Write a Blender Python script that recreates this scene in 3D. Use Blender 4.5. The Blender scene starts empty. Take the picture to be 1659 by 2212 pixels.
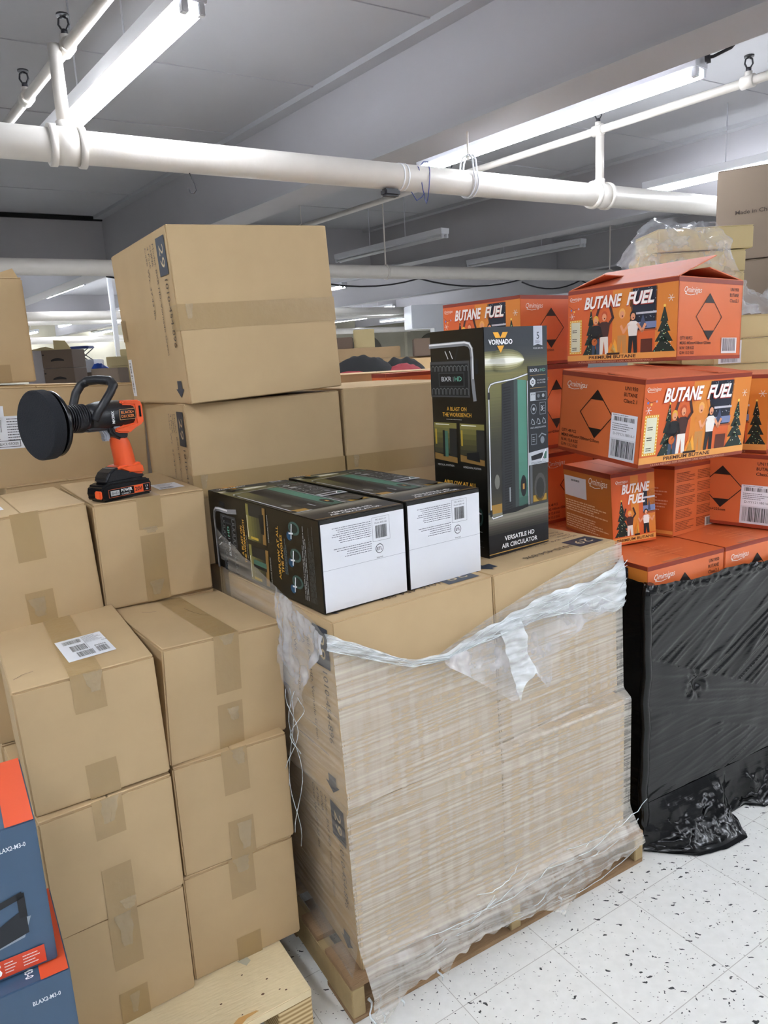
import bpy, bmesh, math, random
from mathutils import Vector, Matrix, noise
from math import sin, cos, pi, radians as R
random.seed(7)
SC = bpy.context.scene
COL = SC.collection

# ------------------------------------------------------------------ camera
EYE = 1.5557
cam = bpy.data.cameras.new('camera')
cam.sensor_fit = 'VERTICAL'
cam.sensor_height = 24
cam.lens = 1596.46 / 2212 * 24
cam.clip_start = 0.05
camo = bpy.data.objects.new('camera', cam)
camo.matrix_world = Matrix.Translation((0, 0, EYE)) @ Matrix.Rotation(R(90 - 11.7208), 4, 'X') @ Matrix.Rotation(R(-3.1153), 4, 'Z')
COL.objects.link(camo)
SC.camera = camo

# ------------------------------------------------------------------ world, exposure
w = bpy.data.worlds.new('world'); SC.world = w; w.use_nodes = True
w.node_tree.nodes['Background'].inputs[0].default_value = (0.6, 0.6, 0.62, 1)
w.node_tree.nodes['Background'].inputs[1].default_value = 0.03
vs = SC.view_settings
vs.view_transform = 'Standard'; vs.look = 'None'; vs.gamma = 1.0; vs.use_curve_mapping = False
vs.exposure = 2.48
TUBE_POWER = 14.0      # emission of the lit fluorescent tubes
SC.cycles.transparent_max_bounces = 16
SC.cycles.max_bounces = 8

# ------------------------------------------------------------------ materials
def lin(c):
    if isinstance(c, str):
        c = [int(c[i:i+2], 16) / 255 for i in (0, 2, 4)]
    return tuple(((x / 12.92) if x <= 0.04045 else ((x + 0.055) / 1.055) ** 2.4) for x in c) + (1,)

MATS = {}
def mat(name, color='888888', rough=0.6, spec=0.5, metal=0.0, coat=0.0, emit=0.0, alpha=1.0, var=0.0, vscale=8.0, bump=0.0, bscale=60.0, bstretch=(1, 1, 1)):
    if name in MATS: return MATS[name]
    m = bpy.data.materials.new(name); m.use_nodes = True
    nt = m.node_tree; b = nt.nodes['Principled BSDF']
    c = lin(color)
    b.inputs['Base Color'].default_value = c
    b.inputs['Roughness'].default_value = rough
    b.inputs['Specular IOR Level'].default_value = spec
    b.inputs['Metallic'].default_value = metal
    b.inputs['Coat Weight'].default_value = coat
    b.inputs['Coat Roughness'].default_value = 0.15
    b.inputs['Alpha'].default_value = alpha
    if emit:
        b.inputs['Emission Color'].default_value = c
        b.inputs['Emission Strength'].default_value = emit
    tc = nt.nodes.new('ShaderNodeTexCoord')
    if var:
        n = nt.nodes.new('ShaderNodeTexNoise'); n.inputs['Scale'].default_value = vscale; n.inputs['Detail'].default_value = 5
        nt.links.new(tc.outputs['Object'], n.inputs['Vector'])
        mx = nt.nodes.new('ShaderNodeMix'); mx.data_type = 'RGBA'
        nt.links.new(n.outputs['Fac'], mx.inputs[0])
        mx.inputs[6].default_value = tuple(x * (1 - var) for x in c[:3]) + (1,)
        mx.inputs[7].default_value = tuple(min(1, x * (1 + var)) for x in c[:3]) + (1,)
        nt.links.new(mx.outputs[2], b.inputs['Base Color'])
    if bump:
        mp = nt.nodes.new('ShaderNodeMapping'); mp.inputs['Scale'].default_value = bstretch
        nt.links.new(tc.outputs['Object'], mp.inputs['Vector'])
        n2 = nt.nodes.new('ShaderNodeTexNoise'); n2.inputs['Scale'].default_value = bscale; n2.inputs['Detail'].default_value = 3
        nt.links.new(mp.outputs[0], n2.inputs['Vector'])
        bp = nt.nodes.new('ShaderNodeBump'); bp.inputs['Strength'].default_value = bump; bp.inputs['Distance'].default_value = 0.004
        nt.links.new(n2.outputs['Fac'], bp.inputs['Height'])
        nt.links.new(bp.outputs[0], b.inputs['Normal'])
    MATS[name] = m
    return m

def ink(color, gloss=0.45):
    return mat('ink_' + color + ('' if gloss == 0.45 else '_%d' % int(gloss * 100)), color, rough=gloss, spec=0.4)

CARD = mat('corrugated_cardboard', 'BCA27B', rough=0.75, spec=0.25, var=0.07, vscale=9, bump=0.12, bscale=14)
CARD_D = mat('corrugated_cardboard_dark', 'A58A68', rough=0.8, spec=0.2, var=0.07, vscale=9, bump=0.12, bscale=14)
CARD_Y = mat('corrugated_cardboard_yellowish', 'C4B285', rough=0.7, spec=0.25, var=0.05, vscale=9)
CARD_G = mat('corrugated_cardboard_greyish_dimmed', '75675A', rough=0.8, spec=0.2, var=0.06, vscale=6)  # grey-brown board, darkened: the dim light at the back is put into its colour
CARD_IN = mat('cardboard_raw_edge', 'A88C64', rough=0.9, spec=0.1)
TAPE = mat('brown_packing_tape', 'A58A5F', rough=.32, spec=0.5, coat=0.2, bump=0.25, bscale=45)
TAPE_CR = mat('wrinkled_clear_tape', 'CDBB9A', rough=0.12, spec=0.9, coat=0.4, bump=1.0, bscale=90, alpha=0.28)
WHITE = mat('white_paper', 'E4E6EA', rough=0.45, spec=0.4)
ORANGE = mat('orange_carton_board', 'D66C3A', rough=0.38, spec=0.45, coat=0.06, bump=0.1, bscale=12)
ORANGE_F = mat('orange_carton_flap', 'CE6C48', rough=.6, spec=.25, bump=.15, bscale=20)
BLACKB = mat('black_carton_board', '14130F', rough=0.32, spec=0.5)
PAINT = mat('white_ceiling_paint', 'A9A9AD', rough=0.55, spec=0.3, var=0.04, vscale=3, bump=0.2, bscale=10)
PAINT_B = mat('white_beam_paint', 'A8A6AA', rough=0.5, spec=0.35, var=0.04, vscale=2, bump=0.2, bscale=8)
PIPEP = mat('white_pipe_paint', 'D2CDC6', rough=0.38, spec=0.5, var=0.08, vscale=7, bump=0.15, bscale=30)
METALW = mat('white_enamel_metal', 'DADCE2', rough=0.35, spec=0.5)
TUBE_ON = mat('lit_fluorescent_tube', (0.955, 0.975, 1.0), emit=TUBE_POWER)
TUBE_OFF = mat('unlit_fluorescent_tube', 'B8BABD', rough=0.3)
DARKM = mat('dark_metal', '24242A', rough=0.5)
WOOD_OLD = mat('weathered_pallet_wood', '96795A', rough=0.85, spec=0.2, var=0.35, vscale=14, bump=0.6, bscale=40, bstretch=(1, 8, 8))
WOOD_NEW = mat('new_pallet_plywood', 'DCC9A2', rough=0.8, spec=0.2, var=0.14, vscale=9, bump=0.4, bscale=30, bstretch=(1, 6, 1))
WOOD_GRN = mat('pale_stringer_wood', 'A8926A', rough=0.85, spec=0.2, var=0.2, vscale=20, bump=0.5, bscale=40)

# ------------------------------------------------------------------ mesh helpers
class MB:
    def __init__(s): s.v = []; s.f = []; s.m = []; s.mats = []; s.sm = []
    def mi(s, m):
        if m not in s.mats: s.mats.append(m)
        return s.mats.index(m)
    def add(s, vs, fs, m, smooth=False):
        o = len(s.v); s.v += [tuple(v) for v in vs]; i = s.mi(m)
        for f in fs: s.f.append([o + k for k in f]); s.m.append(i); s.sm.append(smooth)
    def box(s, lo, hi, m, M=None):
        x0, y0, z0 = lo; x1, y1, z1 = hi
        vs = [Vector(p) for p in ((x0,y0,z0),(x1,y0,z0),(x1,y1,z0),(x0,y1,z0),(x0,y0,z1),(x1,y0,z1),(x1,y1,z1),(x0,y1,z1))]
        if M is not None: vs = [M @ v for v in vs]
        s.add(vs, [(0,3,2,1),(4,5,6,7),(0,1,5,4),(1,2,6,5),(2,3,7,6),(3,0,4,7)], m)
    def poly(s, pts, m): s.add(pts, [list(range(len(pts)))], m)
    def cyl(s, p0, p1, r, m, n=16, r1=None, caps=True, smooth=True):
        s.tube([p0, p1], r if r1 is None else [r, r1], m, n, caps, smooth)
    def tube(s, pts, r, m, n=10, caps=True, smooth=True, sy=1.0):
        pts = [Vector(p) for p in pts]; k = len(pts)
        rr = r if isinstance(r, (list, tuple)) else [r] * k
        vs = []; up = None
        for i, p in enumerate(pts):
            t = (pts[min(i+1, k-1)] - pts[max(i-1, 0)]).normalized()
            if up is None:
                up = Vector((0, 0, 1)) if abs(t.z) < 0.9 else Vector((1, 0, 0))
            a = t.cross(up).normalized(); up = a.cross(t).normalized()
            for j in range(n):
                th = 2 * pi * j / n
                vs.append(p + (a * cos(th) + up * sin(th) * sy) * rr[i])
        fs = []
        for i in range(k - 1):
            for j in range(n):
                fs.append((i*n+j, i*n+(j+1) % n, (i+1)*n+(j+1) % n, (i+1)*n+j))
        s.add(vs, fs, m, smooth)
        if caps:
            o = len(s.v) - len(vs)
            s.f.append([o + j for j in range(n)][::-1]); s.m.append(s.mi(m)); s.sm.append(False)
            s.f.append([o + (k-1)*n + j for j in range(n)]); s.m.append(s.mi(m)); s.sm.append(False)
    def prism(s, prof, y0, y1, m, M=None):          # prof: (x,z) outline extruded along y
        n = len(prof)
        vs = [Vector((x, y0, z)) for x, z in prof] + [Vector((x, y1, z)) for x, z in prof]
        if M is not None: vs = [M @ v for v in vs]
        s.add(vs, [list(range(n)), list(range(n, 2*n))[::-1]] + [(i, i+n, (i+1) % n + n, (i+1) % n) for i in range(n)], m)
    def grid(s, fn, nu, nv, m, keep=None, smooth=True):
        vs = [fn(i / nu, j / nv) for j in range(nv + 1) for i in range(nu + 1)]
        fs = []
        for j in range(nv):
            for i in range(nu):
                if keep is None or keep((i + .5) / nu, (j + .5) / nv):
                    a = j*(nu+1)+i; fs.append((a, a+1, a+nu+2, a+nu+1))
        s.add(vs, fs, m, smooth)
    def build(s, name, parent=None, bevel=0.0, seg=2, fixn=True, weld=False):
        me = bpy.data.meshes.new(name); me.from_pydata(s.v, [], s.f)
        for m in s.mats: me.materials.append(m)
        for p, i, sm in zip(me.polygons, s.m, s.sm): p.material_index = i; p.use_smooth = sm
        if fixn or bevel or weld:
            bm = bmesh.new(); bm.from_mesh(me)
            if weld: bmesh.ops.remove_doubles(bm, verts=bm.verts, dist=1e-5)
            if fixn: bmesh.ops.recalc_face_normals(bm, faces=bm.faces)
            if bevel:
                es = [e for e in bm.edges if len(e.link_faces) == 2 and e.calc_face_angle(0) > 0.6]
                bmesh.ops.bevel(bm, geom=es, offset=bevel, segments=seg, affect='EDGES', clamp_overlap=True)
            bm.to_mesh(me); bm.free()
        o = bpy.data.objects.new(name, me); COL.objects.link(o)
        if parent is not None: o.parent = parent
        return o

def tag(o, label, cat, group=None):
    o['label'] = label; o['category'] = cat
    if group: o['group'] = group
    return o
def thing(name, label, cat, M=None, group=None):
    o = bpy.data.objects.new(name, None); COL.objects.link(o); o.empty_display_size = 0.05
    if M is not None: o.matrix_world = M
    return tag(o, label, cat, group)
def struct(o): o['kind'] = 'structure'; return o
def copy_tree(o, parent=None):
    c = o.copy(); COL.objects.link(c)
    if parent is not None: c.parent = parent
    for ch in list(o.children): copy_tree(ch, c)
    return c
def frame(x, y, z, th, t1=0, t2=0):
    return Matrix.Translation((x, y, z)) @ Matrix.Rotation(R(th), 4, 'Z') @ Matrix.Rotation(R(t2), 4, 'Y') @ Matrix.Rotation(R(t1), 4, 'X')

# ------------------------------------------------------------------ printed lettering and artwork
_TX = {}
def text_geo(s, shear=0.0, bold=0.0):
    k = (s, shear, bold)
    if k in _TX: return _TX[k]
    cu = bpy.data.curves.new('t', 'FONT'); cu.body = s; cu.shear = shear; cu.offset = bold; cu.resolution_u = 2; cu.fill_mode = 'FRONT'
    ob = bpy.data.objects.new('t', cu); COL.objects.link(ob)
    bpy.context.view_layer.update()
    me = bpy.data.meshes.new_from_object(ob.evaluated_get(bpy.context.evaluated_depsgraph_get()))
    vs = [(v.co.x, v.co.y) for v in me.vertices]; fs = [list(p.vertices) for p in me.polygons]
    bpy.data.objects.remove(ob); bpy.data.curves.remove(cu); bpy.data.meshes.remove(me)
    bad = {i for i, v in enumerate(vs) if not (-0.4 < v[1] < 1.3 and -0.5 < v[0] < 60)}
    fs = [f for f in fs if not bad & set(f)]; vs = [(0, 0) if i in bad else v for i, v in enumerate(vs)]
    if vs:
        x0 = min(v[0] for v in vs); x1 = max(v[0] for v in vs); y0 = min(v[1] for v in vs); y1 = max(v[1] for v in vs)
    else: x0 = x1 = y0 = y1 = 0
    _TX[k] = (vs, fs, x0, x1, y0, y1)
    return _TX[k]

class Art:
    """flat print on one face: origin O, axes U (right) and V (up) seen from outside, N outward"""
    def __init__(s, O, U, V, N, lift=0.0006):
        s.O = Vector(O); s.U = Vector(U); s.V = Vector(V); s.N = Vector(N); s.mb = MB(); s.lift = lift; s.k = 0
    def P(s, u, v, lay): return s.O + s.U * u + s.V * v + s.N * (s.lift + lay * 0.00022)
    def poly(s, pts, m, lay=1):
        m = ink(m) if isinstance(m, str) else m
        s.mb.add([s.P(u, v, lay) for u, v in pts], [list(range(len(pts)))], m)
    def rect(s, u0, v0, u1, v1, m, lay=0): s.poly([(u0, v0), (u1, v0), (u1, v1), (u0, v1)], m, lay)
    def grad(s, u0, v0, u1, v1, stops, n=16, lay=0):
        for i in range(n):
            t = (i + .5) / n * (len(stops) - 1); a = int(t); f = t - a
            c0 = stops[a]; c1 = stops[min(a+1, len(stops)-1)]
            c = ''.join('%02X' % (int(round((int(c0[k:k+2], 16) * (1-f) + int(c1[k:k+2], 16) * f) / 4)) * 4 if False else int(int(c0[k:k+2], 16) * (1-f) + int(c1[k:k+2], 16) * f)) for k in (0, 2, 4))
            s.rect(u0, v0 + (v1-v0)*i/n, u1, v0 + (v1-v0)*(i+1)/n, c, lay)
    def line(s, pts, wd, m, lay=1, closed=False):
        if closed: pts = list(pts) + [pts[0]]
        for (a, b), (c, d) in zip(pts[:-1], pts[1:]):
            L = math.hypot(c-a, d-b)
            if L < 1e-7: continue
            nx, ny = -(d-b)/L*wd/2, (c-a)/L*wd/2; ex, ey = (c-a)/L*wd/2*.6, (d-b)/L*wd/2*.6
            s.poly([(a-ex+nx, b-ey+ny), (a-ex-nx, b-ey-ny), (c+ex-nx, d+ey-ny), (c+ex+nx, d+ey+ny)], m, lay)
    def disc(s, u, v, r, m, lay=1, ry=None, n=14, a0=0, a1=360):
        ry = ry or r
        s.poly([(u + r*cos(R(a0+(a1-a0)*i/n)), v + ry*sin(R(a0+(a1-a0)*i/n))) for i in range(n + (0 if a1-a0 == 360 else 1))], m, lay)
    def text(s, t, u, v, h, m, width=None, align='L', shear=0.0, bold=0.0, lay=2, rot=0, squash=None):
        """u,v = left/centre/right baseline point; h = cap height; width fits the string; rot degrees"""
        vs, fs, x0, x1, y0, y1 = text_geo(t, shear, bold)
        if not vs: return
        cap = 0.72
        sy = h / cap; sx = sy if width is None else width / (x1 - x0)
        wd = (x1 - x0) * sx; dx = {'L': 0, 'C': -wd/2, 'R': -wd}[align]
        ca, sa = cos(R(rot)), sin(R(rot))
        m = ink(m) if isinstance(m, str) else m
        out = []
        for x, y in vs:
            a = (x - x0) * sx + dx; b = y * sy
            out.append(s.P(u + a*ca - b*sa, v + a*sa + b*ca, lay))
        s.mb.add(out, fs, m)
    def barcode(s, u0, v0, u1, v1, m='1A1A1C', lay=2, seed=1, vert=False):
        rnd = random.Random(seed); x = 0
        L = (v1-v0) if vert else (u1-u0)
        while x < L:
            wd = L * rnd.choice((.010, .018, .028)); 
            if x + wd > L: break
            if vert: s.rect(u0, v0+x, u1, v0+x+wd, m, lay)
            else: s.rect(u0+x, v0, u0+x+wd, v1, m, lay)
            x += wd + L * rnd.choice((.012, .02, .03))
    def lines(s, u0, v0, u1, v1, n, m, lay=2, seed=3, th=0.35, align='L'):
        rnd = random.Random(seed); p = (v1 - v0) / n
        for i in range(n):
            v = v1 - (i + .5) * p; wd = (u1-u0) * rnd.uniform(.6, 1); x = u0 if align == 'L' else u1 - wd; x1 = x + wd
            while x < x1:
                k = min(rnd.uniform(.02, .09) * (u1-u0), x1 - x)
                s.rect(x, v - p*th/2, x + k, v + p*th/2, m, lay); x += k + .012*(u1-u0)
    def sub(s, u, v, rot):
        ca, sa = cos(R(rot)), sin(R(rot))
        a = Art(s.O + s.U*u + s.V*v, s.U*ca + s.V*sa, -s.U*sa + s.V*ca, s.N, s.lift); a.mb = s.mb
        return a
    def build(s, name, parent): 
        return s.mb.build(name, parent, fixn=False) if s.mb.v else None

def face(a, b, h, which, lift=0.0006):
    return {'F': lambda: Art((0,0,0), (1,0,0), (0,0,1), (0,-1,0), lift),
            'L': lambda: Art((0,b,0), (0,-1,0), (0,0,1), (-1,0,0), lift),
            'T': lambda: Art((0,0,h), (1,0,0), (0,1,0), (0,0,1), lift),
            'R': lambda: Art((a,0,0), (0,1,0), (0,0,1), (1,0,0), lift)}[which]()

# ------------------------------------------------------------------ the setting
NB = R(37.5)                                  # direction across the ceiling beams
PB = R(31.0)                                  # direction along the big pipes
def bf(n, e, z=0.0):                          # beam frame -> world
    return Vector((cos(NB)*n - sin(NB)*e, sin(NB)*n + cos(NB)*e, z))
BM = Matrix.Rotation(NB, 4, 'Z')
def pf(q, p, z=0.0):                          # pipe frame: q along the pipes, p away from the camera
    return Vector((cos(PB)*q - sin(PB)*p, sin(PB)*q + cos(PB)*p, z))
PM = Matrix.Rotation(PB, 4, 'Z')
ZC = 3.35; ZB = 2.81

def floor_mat():
    m = bpy.data.materials.new('speckled_vinyl_tile'); m.use_nodes = True; nt = m.node_tree; b = nt.nodes['Principled BSDF']
    tc = nt.nodes.new('ShaderNodeTexCoord'); L = nt.links.new
    def mapping(src, sc, rot=(0, 0, 0)):
        mp = nt.nodes.new('ShaderNodeMapping'); mp.inputs['Scale'].default_value = sc; mp.inputs['Rotation'].default_value = rot; L(src, mp.inputs['Vector']); return mp.outputs[0]
    def math(op, a, b_=None, c=None):
        n = nt.nodes.new('ShaderNodeMath'); n.operation = op
        for i, q in enumerate((a, b_, c)):
            if q is None: continue
            if isinstance(q, (int, float)): n.inputs[i].default_value = q
            else: L(q, n.inputs[i])
        return n.outputs[0]
    wn = nt.nodes.new('ShaderNodeTexNoise'); wn.inputs['Scale'].default_value = 60; L(tc.outputs['Object'], wn.inputs['Vector'])
    warp = nt.nodes.new('ShaderNodeVectorMath'); warp.operation = 'MULTIPLY_ADD'
    L(wn.outputs['Color'], warp.inputs[0]); warp.inputs[1].default_value = (.018, .018, 0); L(tc.outputs['Object'], warp.inputs[2])
    masks = []
    for sc, rot, thr, rnd in (((26, 66, 1), 0.5, .19, .72), ((70, 34, 1), 0.2, .14, .72), ((95, 170, 1), 1.1, .18, .66)):
        v = nt.nodes.new('ShaderNodeTexVoronoi'); v.inputs['Scale'].default_value = 1.0
        L(mapping(warp.outputs[0], sc, (0, 0, rot)), v.inputs['Vector'])
        near = math('LESS_THAN', v.outputs['Distance'], thr)
        sp = nt.nodes.new('ShaderNodeSeparateColor'); L(v.outputs['Color'], sp.inputs[0])
        masks.append(math('MULTIPLY', near, math('GREATER_THAN', sp.outputs[0], rnd)))
    mk = math('MAXIMUM', math('MAXIMUM', masks[0], masks[1]), masks[2])
    big = nt.nodes.new('ShaderNodeTexNoise'); big.inputs['Scale'].default_value = 3.0; big.inputs['Detail'].default_value = 6; L(tc.outputs['Object'], big.inputs['Vector'])
    mot = nt.nodes.new('ShaderNodeTexNoise'); mot.inputs['Scale'].default_value = 40; mot.inputs['Detail'].default_value = 4; L(tc.outputs['Object'], mot.inputs['Vector'])
    r1 = nt.nodes.new('ShaderNodeMix'); r1.data_type = 'RGBA'; L(mot.outputs['Fac'], r1.inputs[0]); r1.inputs[6].default_value = lin('DCDBD5'); r1.inputs[7].default_value = lin('F0EFEA')
    r0 = nt.nodes.new('ShaderNodeMix'); r0.data_type = 'RGBA'; r0.blend_type = 'MULTIPLY'; r0.inputs[0].default_value = .04; L(r1.outputs[2], r0.inputs[6]); L(big.outputs['Fac'], r0.inputs[7])
    br = nt.nodes.new('ShaderNodeTexBrick'); br.offset = 0; br.inputs['Scale'].default_value = 1; br.inputs['Brick Width'].default_value = .3048; br.inputs['Row Height'].default_value = .3048
    br.inputs['Mortar Size'].default_value = .0011; br.inputs['Color1'].default_value = (1, 1, 1, 1); br.inputs['Color2'].default_value = (.96, .96, .96, 1); br.inputs['Mortar'].default_value = (.62, .6, .58, 1)
    L(mapping(tc.outputs['Object'], (1, 1, 1), (0, 0, -.56)), br.inputs['Vector'])
    r2 = nt.nodes.new('ShaderNodeMix'); r2.data_type = 'RGBA'; r2.blend_type = 'MULTIPLY'; r2.inputs[0].default_value = 1; L(r0.outputs[2], r2.inputs[6]); L(br.outputs['Color'], r2.inputs[7])
    r3 = nt.nodes.new('ShaderNodeMix'); r3.data_type = 'RGBA'; L(mk, r3.inputs[0]); L(r2.outputs[2], r3.inputs[6]); r3.inputs[7].default_value = lin('3A3C3C')
    L(r3.outputs[2], b.inputs['Base Color']); b.inputs['Roughness'].default_value = .38
    return m

mb = MB(); mb.box((-22, -6, -.1), (22, 34, 0), floor_mat(), PM); struct(mb.build('floor'))
mb = MB(); mb.box((-22, -6, ZC), (22, 34, ZC + .15), PAINT, PM)
for k in range(-4, 5):                          # concrete beams under the slab, one monolithic ceiling
    n0 = 3.13 + 3.62 * k
    mb.box((n0, -8, ZB), (n0 + .33, 34, ZC), PAINT_B, BM)
    mb.box((n0 - .10, -8, ZC - .035), (n0, 34, ZC), PAINT, BM)
    mb.box((n0 - .012, -8, ZB - .012), (n0 + .02, 34, ZB + .012), PAINT, BM)
struct(mb.build('ceiling'))
for i, p in enumerate((9.5, 18.6, 27.0)):
    mb = MB(); mb.box((-22, p, ZB - .04), (22, p + .42, ZC), PAINT_B, PM); struct(mb.build('trim_%d' % (i + 1)))
mb = MB()
p = 1.3
while p < 9.4:
    mb.box((-9, p, ZC - .006), (14, p + .018, ZC), PAINT, PM); p += 1.16
struct(mb.build('trim_4'))
mb = MB(); mb.box((-14, 9.46, 3.30), (2.07, 9.5, 3.345), mat('painted_gap_shade', '0C0C0E', rough=.9), PM); struct(mb.build('trim_5'))  # dark strip painted in as the shade of the gap atop the girder
WALLM = mat('old_plaster_wall', 'A9A493', rough=.8, var=.25, vscale=1.2)
mb = MB(); mb.box((-22, 26, 0), (22, 26.3, ZC), WALLM, PM)
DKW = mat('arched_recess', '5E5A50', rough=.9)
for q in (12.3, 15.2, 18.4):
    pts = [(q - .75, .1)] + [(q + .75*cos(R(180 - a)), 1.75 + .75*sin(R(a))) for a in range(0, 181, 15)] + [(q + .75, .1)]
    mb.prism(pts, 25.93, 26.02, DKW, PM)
    mb.prism([(q - 1.35, .1), (q - 1.35, 2.9), (q - 1.05, 2.9), (q - 1.05, .1)], 25.8, 26.02, WALLM, PM)
struct(mb.build('wall_back'))
mb = MB(); mb.box((-22, -6.3, 0), (22, -6, ZC), PAINT, PM); struct(mb.build('wall_front'))
mb = MB(); mb.box((-22.3, -6, 0), (-22, 34, ZC), PAINT, PM); struct(mb.build('wall_left'))
mb = MB(); mb.box((22, -6, 0), (22.3, 34, ZC), PAINT, PM); struct(mb.build('wall_right'))

# ------------------------------------------------------------------ strip lights
def strip_light(n, e, z, label, group=None, lit=True, L=2.06):
    t = thing('strip_light', label, 'ceiling light', Matrix.Translation(bf(n, e, z)) @ BM, group)
    mb = MB()
    mb.prism([(-.055, .0), (-.062, .06), (.062, .06), (.055, .0)], 0, L, METALW)
    mb.build('light_housing', t, bevel=.003)
    for s in (-.032, .032):
        mb = MB(); mb.cyl((s, .03, -.024), (s, L - .03, -.024), .0135, TUBE_ON if lit else TUBE_OFF, n=10); mb.build('fluorescent_tube', t)
        for y in (0.0, L - .03):
            mb = MB(); mb.box((s - .013, y, -.042), (s + .013, y + .03, .0), METALW); mb.build('lamp_holder', t, bevel=.003)
    for y in (L * .33, L * .66):
        mb = MB(); mb.cyl((0, y, .06), (0, y, ZC - z), .004, METALW, n=6); mb.build('hanger_rod', t)
    return t
ZL = EYE + 1.27 + .024
strip_light(1.35, 2.72, ZL, 'lit double-tube strip light over the left carton stack, at upper left')
strip_light(3.70, 2.106, ZL, 'lit double-tube strip light beside the deep white beam, cable at its end')
strip_light(6.03, 1.85, ZL, 'lit strip light mostly hidden behind the tall grey-brown carton at right')
strip_light(5.83, 6.23, ZL, 'unlit strip light above the standing black retail box, left of two unlit ones', lit=False)
strip_light(8.15, 6.16, ZL, 'unlit strip light near the ceiling above the butane cartons, right of two unlit ones', lit=False)
proto = strip_light(-.95, -.6, ZL, 'unseen lit strip light added near the camera to brighten the carton fronts', 'unseen strip lights added near the camera')  # unseen lights added on the camera side to brighten the carton fronts
for n, e in ((-.95, 4.2), (1.35, -2.6), (3.7, -2.3), (3.7, -4.9), (6.0, -1.2), (6.0, -3.9), (-3.2, 0.6), (8.3, -.8), (8.3, -3.6), (-.95, -3.2), (10.6, .4)):
    c = copy_tree(proto); c.matrix_world = Matrix.Translation(bf(n, e, ZL)) @ BM
far0 = None
for n in (1.275, 3.45, 5.7, 7.9, 10.1, 12.3, 14.5, 16.7):
    for e in (11.2, 15.3, 19.6, 24.0):
        if n > 8 and e < 15: continue
        e2 = e + random.uniform(-.8, .8)
        if far0 is None:
            far0 = strip_light(n, e2, ZL, 'small lit strip light in the far bright part of the hall', 'distant lit strip lights')
        else:
            c = copy_tree(far0); c.matrix_world = Matrix.Translation(bf(n, e2, ZL)) @ BM

# cable at the end of the second light
mb = MB(); q = bf(3.7, 2.09, ZL + .04)
mb.tube([q, q + Vector((.03, -.02, -.004)), q + Vector((.10, -.05, .02)), q + Vector((.17, -.09, .10)), q + Vector((.20, -.12, .2)), q + Vector((.24, -.2, ZC - ZL - .05))], .008, DARKM, n=8)
mb.cyl(q + Vector((0, 0, -.01)), q + Vector((.02, -.012, -.008)), .02, DARKM)
tag(mb.build('power_cable'), 'dark power cable looping up from the near end of the beam-side strip light', 'cable')

# ------------------------------------------------------------------ sprinkler mains and branches
def ring(mb, c, ax, r, wd, m, n=24):
    c = Vector(c); a = Vector(ax).normalized()
    mb.cyl(c - a*wd/2, c + a*wd/2, r, m, n)
ax = pf(1, 0)
PY = 3.65; PZ = 2.53
t = thing('sprinkler_main_pipe', 'thick white-painted pipe crossing the whole picture below the strip lights', 'pipe')
mb = MB(); mb.cyl(pf(-6, PY, PZ), pf(11, PY, PZ), .069, PIPEP, 32); mb.build('pipe_run', t)
for q, nm in ((pf(-.0, 0).x, 0),):
    pass
def q_of(x, y): return x*cos(PB) + y*sin(PB)
for (x, y) in ((-1.29, 3.483), (1.533, 5.179)):
    q = q_of(x, y)
    mb = MB()
    for s in (-.075, .045):
        mb.cyl(pf(q + s, PY, PZ), pf(q + s + .03, PY, PZ), .086, PIPEP, 32)
    mb.cyl(pf(q - .05, PY, PZ), pf(q + .05, PY, PZ), .078, PIPEP, 32)
    mb.cyl(pf(q, PY, PZ + .05), pf(q, PY, PZ + .10), .034, PIPEP, 20)
    mb.build('grooved_coupling', t, bevel=.002)
    mb = MB(); mb.cyl(pf(q, PY, PZ + .08), pf(q, PY, 2.93), .0275, PIPEP, 20); mb.build('riser_pipe', t)
q = q_of(.205, 4.381)
mb = MB()
for s in (-.03, .0): ring(mb, pf(q + s, PY, PZ), ax, .0715, .008, WHITE, 32)
mb.build('white_strap', t)
# hanger with clevis
q = q_of(.599, 4.618)
t2 = thing('pipe_hanger', 'white clevis hanger holding the thick pipe under the second strip light', 'pipe hanger')
mb = MB()
mb.cyl(pf(q, PY, PZ + .13), pf(q, PY, ZC), .006, PIPEP, 8)
mb.build('threaded_rod', t2)
mb = MB()
for s in (-.012, .012):
    pts = [pf(q + s, PY - .03 + .0, PZ + .15), pf(q + s, PY - .055, PZ + .12)] + [pf(q + s, PY + .078*cos(R(a)), PZ + .078*sin(R(a))) for a in range(150, 391, 15)] + [pf(q + s, PY + .055, PZ + .12), pf(q + s, PY + .03, PZ + .15), pf(q + s, PY - .03, PZ + .15)]
    mb.tube(pts, .005, METALW, n=6)
mb.build('clevis_strap', t2)
# blue wire wound round the pipe, black clamp below
mb = MB(); q = q_of(.26, 4.42)
BLUE = mat('blue_wire', '2C3E8C', rough=.4)
pts = [pf(q + .02*sin(i*.9) + .004*i, PY + (.074 + .012*sin(i*.7))*cos(R(i*30)), PZ + (.08 + .02*sin(i*1.3))*sin(R(i*30)) - (.03 if 6 < i % 12 < 11 else 0)) for i in range(26)]
mb.tube(pts, .0025, BLUE, n=6)
tag(mb.build('blue_wire'), 'loose blue wire looped around the thick white pipe', 'wire')
mb = MB(); q = q_of(.12, 4.33)
mb.box((-.05, -.03, -.11), (.05, .03, -.071), DARKM, Matrix.Translation(pf(q, PY - .02, PZ)) @ PM)
tag(mb.build('junction_box', bevel=.01), 'small black box fixed under the thick white pipe by the blue wire', 'electrical box')
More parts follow.
